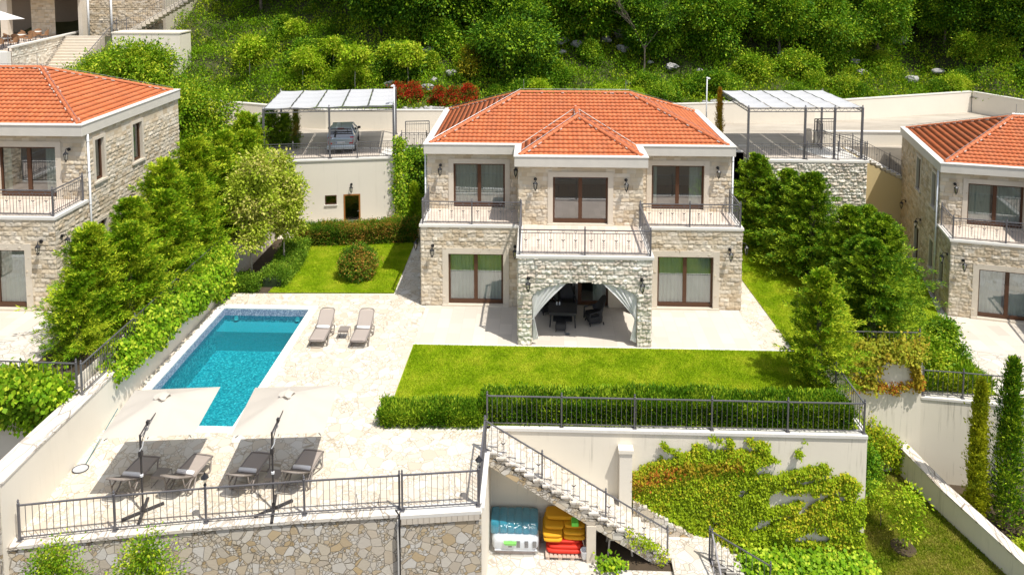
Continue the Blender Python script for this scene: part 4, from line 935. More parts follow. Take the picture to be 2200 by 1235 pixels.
def plume_mesh(H, R0, n, per, rs, mat, base=.0, pitch=(.25,.9), size=.11, wid=.3, prof=None, nod=.25, swirl=0, spread=.085):
    """feathery conifer crown: upswept plumes of small scale leaves"""
    P = []; T = []
    prof = prof or (lambda t: (1-t)**.75*(.55+.45*min(1, t/.12)))
    h = base + (H-base)*rs.rand(n)**.85; t = (h-base)/(H-base); Rr = R0*np.array([prof(q) for q in t])
    az = rs.uniform(0, 2*np.pi, n); pt = rs.uniform(pitch[0], pitch[1], n) + .35*t; L = Rr*rs.uniform(.6, 1.2, n)*np.where(rs.rand(n) < .25, 1.35, 1) + .25
    dirh = np.stack([np.cos(az), np.sin(az), np.zeros(n)], -1); D = dirh*np.cos(pt)[:,None] + np.array((0,0,1))*np.sin(pt)[:,None]
    st = np.stack([np.zeros(n), np.zeros(n), h - L*np.sin(pt)*.6], -1)
    s = rs.rand(n, per)**.55; side = unit(np.cross(D, (0,0,1)))
    w_ = spread*L[:,None]**.5*(1.25 - s)*2.6
    off = side[:,None,:]*(rs.normal(size=(n,per))*w_)[...,None] + np.array((0,0,1))*(rs.normal(size=(n,per))*w_*.45)[...,None]
    Pp = st[:,None,:] + D[:,None,:]*(s*L[:,None])[...,None] + off - np.array((0,0,1))*(nod*(s**3)*L[:,None]*.6)[...,None]
    Tt = D[:,None,:]*1.0 + unit(off)*.65 + rs.normal(size=off.shape)*.28 - np.array((0,0,1))*(nod*s)[...,None]
    P = Pp.reshape(-1,3); T = Tt.reshape(-1,3); S = size*rs.uniform(.6,1.4,len(P))
    ok = P[:,2] > .02
    NN = unit(np.cross(side, D)*np.sign(np.cross(side, D)[:,2:3]) + rs.normal(size=D.shape)*.38 + dirh*.25); NN = np.repeat(NN, per, 0)
    return leaves_to_mesh('crown', P[ok], T[ok], S[ok], mat, wid, rs, curl=.05, nrm=NN[ok])
def make_conifer(key, name, H, R0, n, per, mat, seed, bark=None, **kw):
    rs = np.random.RandomState(seed); me = plume_mesh(H, R0, n, per, rs, mat, **kw)
    m = MB(); m.tube([(0,0,-.1), (0,0,H*.5), (0,0,H*.93)], [R0*.08+.03, R0*.05+.02, .01], 7); t_me = bpy.data.meshes.new('trunk'); t_me.from_pydata(m.v, [], m.f); t_me.materials.append(bark or M['bark'])
    LIB[key] = (name, me, t_me)
def put(key, x, y, z, label, cat='tree', group=None, s=1.0, rz=None, mat=None, sz=None):
    name, me, tme = LIB[key]; o = thing(name, (x, y, z), label, cat, group, rnd.uniform(0, 6.28) if rz is None else rz)
    o.scale = (s, s, sz or s)
    c = link_mesh('crown' if cat != 'shrub' else 'foliage', me, o)
    if tme is not None: link_mesh('trunk' if cat != 'shrub' else 'stem', tme, o)
    if mat is not None: c.material_slots[0].link = 'OBJECT'; c.material_slots[0].material = mat
    return o
def box_leaves(poly_pts, z0, z1, n, size, rs, edge=.12, per=14, cr=.09):
    """clumps near the top and sides of a hedge volume; poly_pts a polyline with half width"""
    (pts, hw) = poly_pts; seg = [(Vector(a), Vector(b)) for a, b in zip(pts[:-1], pts[1:])]; Ls = np.array([(b-a).length for a, b in seg]); cs = np.cumsum(Ls)
    out = []; N = []
    for i in range(n):
        s = rs.rand()*cs[-1]; k_ = int(np.searchsorted(cs, s)); a, b = seg[k_]; t = (s - (cs[k_]-Ls[k_]))/Ls[k_]; c = a.lerp(b, t); d = (b-a).normalized(); nn = Vector((-d.y, d.x))
        u = rs.rand(); q_ = rs.uniform(-1,1); hgt = z1 + .16*(vnoise(np.array([s*1.3]), np.array([3.0]), 5)[0]-.5) + .16*(vnoise(np.array([s*4.1+q_*2]), np.array([7.0]), 8)[0]-.5)
        if u < .42: q = rs.uniform(-1, 1); z = hgt - rs.rand()*edge - .1*abs(q)**4; dirv = (nn.x*q*.5, nn.y*q*.5, 1)
        else: q = rs.choice([-1, 1])*(1 - rs.rand()*.12 + .06*rs.normal()); z = z0 + (hgt-z0)*rs.rand(); dirv = (nn.x*q, nn.y*q, .35)
        out.append((c.x+nn.x*q*hw, c.y+nn.y*q*hw, z)); N.append(dirv)
    c = np.array(out); N = unit(np.array(N, float)); o = rs.normal(size=(n, per, 3))*cr; P = (c[:,None,:]+o).reshape(-1,3)
    global CN; CN = np.repeat(unit(N + np.array((0,0,.45)) + rs.normal(size=N.shape)*.5), per, 0)
    T = (unit(o)*.6 + N[:,None,:]*.9 + rs.normal(size=o.shape)*.45).reshape(-1,3); return P, T, size*rs.uniform(.6,1.35,len(P))
def foliage_obj(name, P, T, S, mat, parent=None, wid=.55, rs=None, up=.5, kind=None, nrm=None):
    org = world_org(parent) if parent is not None else Vector(P.mean(0)); org0 = np.array(org)
    if parent is None: org0[2] = P[:,2].min(); 
    me = leaves_to_mesh(name, P - org0, T, S, mat, wid, rs, up, nrm=nrm); o = link_mesh(name, me, parent, None if parent is not None else tuple(org0))
    return o
def core_box(m, pts, hw, z0, z1): strip(m, pts, -hw, hw, z0, z1)

def in_poly(x, y, poly):
    ins = np.zeros(len(x), bool); j = len(poly)-1
    for i in range(len(poly)):
        xi, yi = poly[i]; xj, yj = poly[j]
        with np.errstate(divide='ignore', invalid='ignore'): c = ((yi > y) != (yj > y)) & (x < (xj-xi)*(y-yi)/((yj-yi) if yj != yi else 1e-9) + xi)
        ins ^= c; j = i
    return ins
def grass(name, poly, z, n, h, mat, seed=1, wid=.35):
    rs = np.random.RandomState(seed); a = np.array(poly); x = rs.uniform(a[:,0].min(), a[:,0].max(), n*2); y = rs.uniform(a[:,1].min(), a[:,1].max(), n*2); k_ = in_poly(x, y, poly); x = x[k_]; y = y[k_]
    zz = z(x, y) if callable(z) else np.full(len(x), z); P = np.stack([x, y, zz], -1); T = np.stack([rs.normal(0,.55,len(x)), rs.normal(0,.55,len(x)), np.ones(len(x))], -1)
    return props(foliage_obj(name, P, T, h*rs.uniform(.5,1.4,len(x)), mat, wid=wid, rs=rs, up=0), 'short grass blades covering the ' + name.replace('_', ' '), 'grass', kind='stuff')

L = {}
L['conifer'] = leafmat('cypress_foliage', (0.09, 0.24, 0.008), (0.3, 0.46, 0.012), (0.54, 0.62, 0.035), 0.34, 0.15)
L['conifer_dark'] = leafmat('dark_conifer_foliage', (0.045, 0.14, 0.008), (0.17, 0.33, 0.012), (0.4, 0.53, 0.03), 0.3, 0.13)
L['golden'] = leafmat('golden_cypress_foliage', (0.42, 0.46, 0.02), (0.62, 0.62, 0.03), (0.28, 0.36, 0.02), 0.25, 0.3)
L['lime'] = leafmat('lime_leaves', (0.22, 0.4, 0.012), (0.42, 0.58, 0.02), (0.58, 0.64, 0.05), 0.25, 0.3)
L['fresh'] = leafmat('fresh_leaves', (0.11, 0.26, 0.01), (0.3, 0.45, 0.015), (0.52, 0.6, 0.04), 0.25, 0.25)
L['mid'] = leafmat('green_leaves', (0.05, 0.17, 0.008), (0.19, 0.35, 0.013), (0.38, 0.52, 0.03), 0.24, 0.22)
L['dark'] = leafmat('dark_leaves', (0.035, 0.12, 0.008), (0.13, 0.27, 0.012), (0.3, 0.46, 0.022), 0.25, 0.2)
L['maple'] = leafmat('cream_young_leaves', (0.34, 0.46, 0.03), (0.54, 0.62, 0.07), (0.68, 0.64, 0.18), 0.25, 0.3, topvar=.3)
L['photinia'] = leafmat('photinia_leaves', (0.06, 0.17, 0.012), (0.2, 0.32, 0.02), (0.46, 0.26, 0.05), 0.24, 0.2)
L['box'] = leafmat('box_leaves', (0.09, 0.2, 0.015), (0.19, 0.34, 0.02), (0.32, 0.46, 0.04), 0.25, 0.3)
L['rosemary'] = leafmat('rosemary_leaves', (0.06, 0.18, 0.008), (0.2, 0.36, 0.015), (0.38, 0.52, 0.03), 0.28, 0.2)
L['ivy'] = leafmat('ivy_leaves', (0.13, 0.3, 0.01), (0.32, 0.5, 0.018), (0.52, 0.62, 0.045), 0.25, 0.28)
L['creeper'] = leafmat('creeper_leaves', (0.24, 0.38, 0.012), (0.42, 0.52, 0.018), (0.54, 0.5, 0.03), 0.18, 0.25, ns=.5)
L['creeper_red'] = leafmat('turning_creeper_leaves', (0.38, 0.3, 0.02), (0.52, 0.38, 0.03), (0.5, 0.17, 0.03), 0.3, 0.32)
L['yellow_vine'] = leafmat('yellow_vine_leaves', (0.26, 0.34, 0.02), (0.58, 0.52, 0.05), (0.5, 0.38, 0.04), 0.25, 0.35)
L['yellow'] = leafmat('yellow_shrub_leaves', (0.240,0.252,0.014), (0.480,0.372,0.018), (0.096,0.144,0.012), .35, .3)
L['red'] = leafmat('red_photinia_leaves', (0.072,0.144,0.014), (0.168,0.240,0.024), (0.540,0.042,0.018), .5, .25, ns=1.6)
L['undergrowth'] = leafmat('undergrowth_leaves', (0.12, 0.27, 0.009), (0.27, 0.43, 0.013), (0.42, 0.52, 0.025), 0.2, 0.25, ns=.35, topvar=.8)
# ================================================================ railings, pergolas, furniture, car
def railing(name, pts, label, group=None, h=1.05, ornate=False, posts=None, step=.16, orn=5, ringed=False, lamp=None, ph=None, mat='iron', cat='railing'):
    o = thing(name, pts[0], label, cat, group); m = MB(); off = Vector(pts[0])
    railing_run(m, [Vector(p)-off for p in pts], h, ornate, step, orn, ringed=ringed); build(m, 'bars', M[mat], o, local=True)
    hr = MB()
    for a, b in zip(pts[:-1], pts[1:]): hr.beam(Vector(a)-off+Vector((0,0,h)), Vector(b)-off+Vector((0,0,h)), .05, .03)
    build(hr, 'handrail', M[mat], o, local=True)
    for i, p in enumerate(posts or pts):
        q = MB(); x, y, z = Vector(p)-off; hh = h + (ph[i] if ph else .04)
        q.box(x-.026, x+.026, y-.026, y+.026, z-.02, z+hh); q.box(x-.07, x+.07, y-.07, y+.07, z-.0, z+.015); q.lathe((x, y, z+hh), [(.038,0),(.038,.02),(.018,.045),(.034,.085),(.008,.14)], 8)
        po = build(q, 'post', M[mat], o, local=True)
        if lamp is not None and i == lamp:
            g = MB(); g.lathe((x, y, z+hh+.1), [(.03,0),(.075,.17),(.01,.18)], 6); build(g, 'lamp_glass', M['lamp_glass'], po, local=True)
            g = MB(); g.lathe((x, y, z+hh+.27), [(.11,0),(.12,.02),(.03,.12),(.01,.17)], 6); g.lathe((x, y, z+hh+.06), [(.05,0),(.035,.04)], 6); build(g, 'lantern_top', M['black_iron'], po, local=True)
    return o
def lerp_pts(a, b, ts): return [tuple(Vector(a).lerp(Vector(b), t)) for t in ts]
fp = [(x+.02, y+.17, .03) for x, y in FRONT]; fp[0] = (-14.22, 18.83, .03); fp[-1] = (-4.0, 20.37, .03)
railing('railing', fp, 'long plain iron railing with a post lantern along the curved edge by the sunbeds', 'iron railings', 1.02, step=.178, lamp=2)
railing('railing', [(-3.9, 20.28, .05), (-1.72, 20.55, .05)], 'short plain iron railing on the banded stone wall left of the storage bay', 'iron railings', 1.08, step=.17)
railing('railing', [(-1.7, 20.62, .03), (-1.7, 23.0, .03)], 'iron railing seen end on, from the deck corner back to the stairs', 'iron railings', 1.05, step=.16, lamp=0)
sa, sb = (-1.68, 23.05, .0), (4.25, 23.05, -3.58)
railing('stair_railing', [sa, sb], 'sloping iron railing with leaf ornaments beside the long garden stairs', 'iron railings', 1.03, True, lerp_pts(sa, sb, (.0, .31, .66, 1.0)), step=.19, orn=6, ph=[.05, .04, .04, .04])
hp0, hp1 = (-1.72, 24.4, 0), (11.02, 24.4, 0)
railing('railing', [hp0, hp1, (10.96, 28.9, 0)], 'straight iron railing in front of the clipped hedge on the high wall', 'iron railings', 1.05, posts=lerp_pts(hp0, hp1, (0, .2, .395, .6, .8, 1.0))+[(10.97, 26.7, 0), (10.96, 28.9, 0)], step=.17)
railing('stair_railing', [(5.62, 23.08, -3.58), (7.6, 23.08, -4.75)], 'short sloping iron railing beside the lower stairs under the creeper', 'iron railings', 1.03, step=.19)
railing('stair_railing', [(5.68, 23.0, -3.6), (5.75, 20.2, -4.9)], 'iron railing running down towards the viewer from the stair landing', 'iron railings', 1.03, step=.17)
lw0 = [(-15.0, 23.0, 1.62), (-15.12, 26.5, 1.5), (-15.2, 30, 1.5), (-15.2, 34.2, 1.5)]
railing('railing', lw0, 'iron railing on the pool wall, mostly buried in ivy', 'iron railings', 1.05, step=.16)
railing('railing', [(-15.15, 22.98, 1.88), (-18.2, 23.05, 1.88), (-24, 23.15, 1.88)], 'iron railing at the left edge under the big leafy vine', 'iron railings', .85, step=.16)
aF = [AP(.25, -.12, 4.17), AP(3.9, -.12, 4.17), AP(7.6, -.12, 4.17), AP(LA-.12, -.12, 4.17)]
railing('railing', aF, 'ornate iron railing on the annex roof behind the parked car', 'iron railings', .95, True, step=.13, orn=4, ringed=True)
railing('railing', [(-8.45, 43.5, 4.17), (-8.5, 45.45, 4.17), (-6.95, 45.5, 4.17)], 'ornate iron railing round the small landing beside the left pergola', 'iron railings', .95, True, step=.13, orn=4, ringed=True)
railing('stair_railing', [(-6.95, 45.5, 4.17), (-5.3, 45.5, 3.1)], 'end of a sloping railing disappearing behind the middle villa roof', 'iron railings', .95, True, step=.13, orn=4, ringed=True)
railing('railing', [(12.4, 43.62, 4.17), (15.8, 43.62, 4.17), (17.6, 43.62, 4.17), (19.15, 43.62, 4.17)], 'ornate iron railing on the front edge of the right parking deck', 'iron railings', .95, True, step=.13, orn=4, ringed=True)
railing('stair_railing', [(17.9, 47.0, 4.17), (18.5, 45.7, 4.17), (19.3, 43.7, 4.17)], 'iron railing slanting along the edge of the right parking deck', 'iron railings', .95, True, step=.13, orn=4, ringed=True)
s0, s1 = (19.35, 45.82, 4.1), (26.5, 45.82, .4)
railing('stair_railing', [(18.6, 45.82, 4.17), s0, s1], 'sloping ornate railing of the outside stairs next to the right villa', 'iron railings', 1.0, True, lerp_pts(s0, s1, (0, .32, .64, 1)), step=.15, orn=4)
railing('railing', [(11.4, 29.42, 0), (15.35, 29.42, 0)], 'iron railing on the tall cross wall, overgrown by yellow vine', 'iron railings', 1.0, step=.17)
railing('railing', [(15.55, 29.4, -1.6), (17.05, 29.25, -1.6), (18.6, 29.02, -1.6)], 'iron railing in front of the tall weedy grass by the right terrace', 'iron railings', 1.05, step=.18)
railing('stair_railing', [(18.75, 28.8, -1.6), (19.75, 27.2, -2.6), (21.1, 25.1, -3.95)], 'iron railing sloping down at the right edge behind the cypress', 'iron railings', 1.05, step=.18)

# ---- gates
def gate(pts, z, label, h=1.55, rz=0):
    o = thing('garden_gate', (*pts[0], z), label, 'gate'); off = Vector((*pts[0], z)); m = MB(); a = Vector((0,0,.06)); b = Vector((*pts[1], z)) - off + a
    for p in (a, b): m.beam(p, p+Vector((0,0,h)), .055, .055, (1,0,0))
    m.beam(a, b, .05, .05); m.beam(a+Vector((0,0,h)), b+Vector((0,0,h)), .05, .05); m.beam(a+Vector((0,0,h-.18)), b+Vector((0,0,h-.18)), .03, .03)
    build(m, 'gate_frame', M['iron'], o, local=True); q = MB(); railing_run(q, [a, b], h-.05, True, .11, 5, gap=.02, ringed=False); build(q, 'bars', M['iron'], o, local=True); return o
gate([(-8.3, 45.75), (-6.85, 45.95)], 4.17, 'iron gate standing open between left pergola and villa roof')
gate([(17.55, 46.0), (17.75, 47.4)], 4.17, 'open iron gate at the head of the right outside stairs')
gate([(17.6, 47.4), (18.9, 47.5)], 4.17, 'iron gate panel facing the viewer beside the right stairs')
m = MB(); m.lathe((17.2, 47.3, 4.15), [(.2,0),(.2,.8),(.17,.9),(.19,1.0),(.02,1.02)], 14); props(build(m, 'bin', M['frame_stone']), 'small round stone bin on the road beside the right stairs', 'bin')

# ---- pergolas
def pergola(o0, ang, W, D, H, n, label, posts, group='pergolas over the parking decks'):
    o = thing('pergola', o0, label, 'pergola', group, ang); r = .055
    for (x, y) in posts:
        q = MB(); q.box(x-r, x+r, y-r, y+r, 0, H-.02); q.box(x-.11, x+.11, y-.11, y+.11, 0, .02); q.lathe((x, y, H+.02), [(.07,0),(.03,.05),(.04,.08),(.01,.12)], 8); build(q, 'post', M['iron'], o, local=True)
    m = MB(); z = H-.06
    def truss(a, b):
        a = Vector(a); b = Vector(b); m.beam(a, b, .055, .055); m.beam(a-Vector((0,0,.2)), b-Vector((0,0,.2)), .045, .045); L = (b-a).length; k_ = int(L/.42)
        for i in range(k_):
            p = a.lerp(b, i/k_); q = a.lerp(b, (i+.5)/k_); s = a.lerp(b, (i+1)/k_); m.tube([p-Vector((0,0,.2)), q, s-Vector((0,0,.2))], .012, 4, cap=False)
    truss((0,0,z), (W,0,z)); truss((0,0,z), (0,D,z)); truss((W,0,z), (W,D,z)); truss((0,D,z), (W,D,z)); build(m, 'truss_beam', M['iron'], o, local=True)
    q = MB()
    for i in range(1, n): x = W*i/n; q.beam((x, 0, z+.02), (x, D, z+.02), .05, .04)
    build(q, 'rafter', M['iron'], o, local=True)
    for i in range(n):
        x0, x1 = W*i/n+.045, W*(i+1)/n-.045; K = 44; J = 8; vs = []; fs = []; ph = rnd.uniform(0, 6)
        for j in range(K+1):
            y = .06 + (D-.12)*j/K
            for k_ in range(J+1):
                t = k_/J; hold = abs(math.sin(math.pi*4*j/K)); zz = z + .07 - .065*math.sin(math.pi*t)*(.4+.6*hold) - .03*hold + .012*math.sin(j*1.7+ph)*math.sin(math.pi*t)
                xx = x0 + (x1-x0)*t + (.012 if t < .5 else -.012)*hold*abs(2*t-1); vs.append((xx, y, zz))
        for j in range(K):
            for k_ in range(J): a = j*(J+1)+k_; fs.append((a, a+1, a+J+2, a+J+1))
        c = MB(); c.add(vs, fs); build(c, 'canvas_panel', M['canvas'], o, local=True, smooth=True)
    return o
pergola((-16.0, 42.25, 4.17), R(9.5), 7.5, 5.8, 3.08, 5, 'pergola with five white canvas panels over the silver car', [(0,0),(3.75,0),(7.48,0),(0,5.8),(7.48,5.8)])
pergola((12.35, 43.62, 4.17), R(2.5), 6.75, 5.6, 3.08, 5, 'pergola with white canvas over the empty right parking deck', [(0,0),(3.35,0),(5.1,0),(6.72,0),(0,5.6),(6.72,5.6)])

# ---- lamp posts
def pole(x, y, z, h, label):
    m = MB(); m.tube([(x,y,z), (x,y,z+h)], [.05,.04], 8); m.lathe((x,y,z), [(.1,0),(.1,.03),(.05,.1)], 10); o = props(build(m, 'lamp_post', M['white_metal'], smooth=True), label, 'lamp post', 'lamp posts')
    m = MB(); m.tube([(x-.02,y,z+h), (x-.02,y-.12,z+h+.12), (x-.02,y-.3,z+h+.1)], .03, 6); m.box(x-.1, x+.1, y-.5, y-.15, z+h+.05, z+h+.11); build(m, 'lamp_head', M['white_metal'], o)
pole(-8.72, 44.3, 4.15, 4.1, 'white lamp post at the right corner of the left pergola')
pole(11.2, 49.4, 4.15, 3.85, 'slim white lamp post behind the villa roof, left of the right pergola')

# ---- silver car seen from behind
def car():
    o = thing('parked_car', (-11.95, 43.95, 4.15), 'silver five door car parked tail first under the left pergola', 'car', None, R(9.5))
    paint = plain('silver_paint', (.36,.42,.48), .28, .04, 3, metal=.55, spec=.6); gls = glassmat('car_glass', .25, (.06,.12,.14)); blk = M['black_iron']
    # body lofted from cross sections along y (rear at 0)
    secs = [(0.0, .72, .42, .95, .74), (.06, .80, .30, 1.0, .80), (.5, .84, .26, 1.02, .84), (1.4, .86, .24, 1.0, .86), (2.6, .86, .24, .98, .86), (3.3, .84, .26, .9, .82), (4.0, .78, .32, .74, .74), (4.2, .62, .40, .62, .58)]
    m = MB(); vs = []
    for (y, w_, zb, zt, wt) in secs: vs += [(-w_*.9,y,zb), (-w_,y,(zb+zt)*.5), (-w_,y,zt-.08), (-wt,y,zt), (wt,y,zt), (w_,y,zt-.08), (w_,y,(zb+zt)*.5), (w_*.9,y,zb)]
    n = len(secs); fs = [(i*8+k_, i*8+(k_+1)%8, (i+1)*8+(k_+1)%8, (i+1)*8+k_) for i in range(n-1) for k_ in range(8)]; fs += [tuple(range(8))[::-1], tuple((n-1)*8+k_ for k_ in range(8))]; m.add(vs, fs); build(m, 'body', paint, o, local=True, bevel=.03)
    # cabin: pillars and roof
    m = MB(); R0 = [(-.62,.42,1.50),(.62,.42,1.50),(.60,1.7,1.56),(-.60,1.7,1.56)]; B0 = [(-.80,.10,.98),(.80,.10,.98),(.82,3.05,.98),(-.82,3.05,.98)]; F0 = [(-.58,2.1,1.50),(.58,2.1,1.50)]
    m.add([R0[0],R0[1],(.6,1.9,1.55),(-.6,1.9,1.55),(-.62,.42,1.46),(.62,.42,1.46),(.6,1.9,1.5),(-.6,1.9,1.5)], [(0,1,2,3),(7,6,5,4),(0,4,5,1),(1,5,6,2),(2,6,7,3),(3,7,4,0)]); m.box(-.58,.58,.36,.52,1.49,1.53)
    for sx in (-1, 1):
        for a, b in (((sx*.62,.42,1.48),(sx*.79,.12,1.0)), ((sx*.61,1.1,1.53),(sx*.82,1.15,1.0)), ((sx*.6,1.88,1.51),(sx*.8,2.75,1.0))): m.beam(a, b, .07, .09)
    build(m, 'roof', paint, o, local=True, bevel=.02)
    m = MB()
    m.add([(-.6,.395,1.45),(.6,.395,1.45),(.76,.10,1.0),(-.76,.10,1.0)], [(0,3,2,1)]); m.add([(-.57,1.92,1.49),(.57,1.92,1.49),(.74,2.8,1.0),(-.74,2.8,1.0)], [(0,1,2,3)])
    for sx in (-1, 1): m.add([(sx*.615,.5,1.46),(sx*.6,1.88,1.49),(sx*.8,2.7,1.0),(sx*.81,.2,1.0)], [(0,1,2,3)])
    build(m, 'window', gls, o, local=True)
    for sx in (-1, 1):
        m = MB(); m.hexa([(sx*.62-.11,-.012,.62),(sx*.62+.13,-.012,.62),(sx*.62+.14,.1,.62),(sx*.62-.11,.1,.62),(sx*.66-.09,.03,1.03),(sx*.66+.10,.03,1.03),(sx*.66+.12,.13,1.03),(sx*.66-.09,.13,1.03)]); build(m, 'tail_light', plain('red_lens', (.4,.01,.012), .2, .1), o, local=True, bevel=.01)
        m = MB(); m.box(*sorted((sx*.84, sx*1.02)), 2.45, 2.62, .98, 1.12); build(m, 'wing_mirror', blk, o, local=True, bevel=.03)
    m = MB(); m.box(-.82,.82,-.06,.1,.3,.52); build(m, 'bumper', paint, o, local=True, bevel=.03)
    m = MB(); m.box(-.26,.26,-.035,.0,.66,.77); pl = build(m, 'number_plate', plain('plate_white', (.75,.76,.78), .4), o, local=True)
    m = MB(); m.box(-.258,-.21,-.0375,-.034,.662,.768); build(m, 'plate_strip', plain('plate_blue', (.02,.06,.4), .4), pl, local=True)
    m = MB(); m.box(-.2,.2,.33,.4,1.49,1.52); build(m, 'brake_light', plain('red_lens_b', (.3,.01,.012), .3), o, local=True)
    m = MB(); m.tube([(0,.55,1.55),(.02,.75,1.78)], .006, 4); build(m, 'aerial', blk, o, local=True)
    for sx in (-1, 1):
        for y in (.75, 3.35):
            m = MB(); m.tube([(sx*.70,y,.31),(sx*.86,y,.31)], .31, 20); t = build(m, 'wheel', blk, o, local=True, bevel=.02); m = MB(); m.tube([(sx*.86,y,.31),(sx*.872,y,.31)], .19, 12); build(m, 'rim', M['grey_metal'], t, local=True)
car()

# ---- sunbeds
def sunbed():
    o = thing('sunbed', (0,0,0), 'x', 'sunbed'); w_ = .34
    sw = MB(); N = 10
    def sheet(pts, m, w=.29, th=.012):
        for (a, b) in zip(pts[:-1], pts[1:]): m.hexa([(-w,a[0],a[1]-th),(w,a[0],a[1]-th),(w,b[0],b[1]-th),(-w,b[0],b[1]-th),(-w,a[0],a[1]),(w,a[0],a[1]),(w,b[0],b[1]),(-w,b[0],b[1])])
    sheet([(-.97,.35),(-.8,.375),(-.4,.38),(0,.38)], sw); build(sw, 'seat_sling', M['sling'], o, local=True, smooth=False)
    sb = MB(); sheet([(.02,.385),(.35,.62),(.62,.80),(.70,.84)], sb); build(sb, 'backrest_sling', M['sling'], o, local=True)
    f = MB()
    for sx in (-1, 1):
        x = sx*.32
        f.tube([(x,-1.0,.34),(x,-.6,.37),(x,0,.375)], .028, 6)
        f.tube([(x*.96,0,.375),(x*.96,.35,.61),(x*.96,.66,.82),(sx*.24,.74,.865)], .024, 6)
        f.tube([(x,-.93,.34),(x*1.05,-.86,.2),(x*1.12,-.8,.03),(x*1.1,-.66,.02),(x*1.05,-.42,.2),(x,-.2,.36)], .024, 6)          # curved front leg loop
        f.tube([(x,.0,.37),(x*1.1,.2,.4),(x*1.14,.36,.3),(x*1.12,.34,.12),(x*1.12,.2,.02),(x*1.08,.05,.1),(x,-.12,.35)], .024, 6)  # curved rear leg loop
        f.tube([(x,.12,.42),(x*.98,.45,.38),(x*.95,.52,.7)], .018, 6)
    f.tube([(-.24,.74,.865),(0,.755,.875),(.24,.74,.865)], .024, 6); f.tube([(-.32,-1.0,.34),(-.2,-1.04,.33),(.2,-1.04,.33),(.32,-1.0,.34)], .028, 6)
    for y, z in ((-.45,.335),(0,.35),(.34,.15)): f.tube([(-.33,y,z),(.33,y,z)], .018, 6)
    build(f, 'frame', M['taupe'], o, local=True, smooth=True)
    for sx in (-1, 1):
        for y in (-.73, .2): q = MB(); q.box(sx*.355-.03, sx*.355+.03, y-.05, y+.05, 0, .03); build(q, 'foot', M['taupe'], o, local=True)
    return o
bed = sunbed(); GB = 'taupe sunbeds round the pool'
spots = [(-9.07, 30.17, 0, 'light taupe sunbed beside the pool, the left one of the pair in full sun'), (-7.36, 30.19, 0, 'light taupe sunbed in full sun, right of the small table by the pool'),
         (-12.26, 20.9, R(176), 'sunbed wholly in the left parasol shade, nearest the pool net'), (-10.68, 21.05, R(172), 'half sunlit sunbed at the right edge of the left parasol shade'),
         (-8.83, 21.2, R(175), 'sunbed wholly shaded under the right parasol, left of its mast'), (-7.22, 21.38, R(174), 'sunbed at the right edge of the right parasol shade, right side sunlit')]
tw_lab = ['rolled white towel on the left sunbed of the sunny pair', 'rolled white towel on the right sunbed of the sunny pair', 'rolled white towel on the leftmost shaded sunbed', 'rolled white towel on the half sunlit sunbed, left parasol', 'rolled white towel on the sunbed left of the right mast', 'rolled white towel on the rightmost parasol sunbed']
def towel():
    m = MB(); m.tube([(-.27,0,.065),(-.265,0,.065),(0,0,.067),(.265,0,.065),(.27,0,.065)], [.045,.062,.065,.062,.045], 12)
    for s_ in (-1,1): m.tube([(s_*.271,0,.065),(s_*.276,0,.065)], .03, 8)
    o = build(m, 'rolled_towel', M['towel'], None, local=True, smooth=True); return props(o, 'x', 'towel')
tw = towel()
for i, (x, y, rz, lab) in enumerate(spots):
    b = bed if i == 0 else copy_tree(bed); place(b, (x, y, .002), rz, lab, GB)
    t = tw if i == 0 else tw.copy()
    if i: C.objects.link(t)
    dy = .07; place(t, (x + math.sin(rz)*dy, y - math.cos(rz)*dy, .382), rz, tw_lab[i], 'rolled white towels')
def side_table():
    o = thing('side_table', (0,0,0), 'x', 'side table'); m = MB(); m.box(-.21,.21,-.19,.19,.385,.405); m.box(-.2,.2,-.19,-.18,.30,.385); build(m, 'table_top', M['taupe'], o, local=True, bevel=.006)
    for sx in (-1, 1):
        q = MB(); q.tube([(sx*.21,-.19,.39),(sx*.23,-.2,.012),(sx*.23,.2,.012),(sx*.21,.19,.39)], .012, 6); build(q, 'leg', M['taupe'], o, local=True)
    return o
tb = side_table()
for i, (x, y, rz, lab) in enumerate([(-8.17, 30.1, 0, 'small taupe table between the two sunbeds in full sun'), (-11.43, 21.15, R(-5), 'small taupe table between the two left parasol sunbeds'), (-7.98, 21.2, R(-5), 'small taupe table beside the right parasol mast')]):
    place(tb if i == 0 else copy_tree(tb), (x, y, .002), rz, lab, 'small sunbed tables')

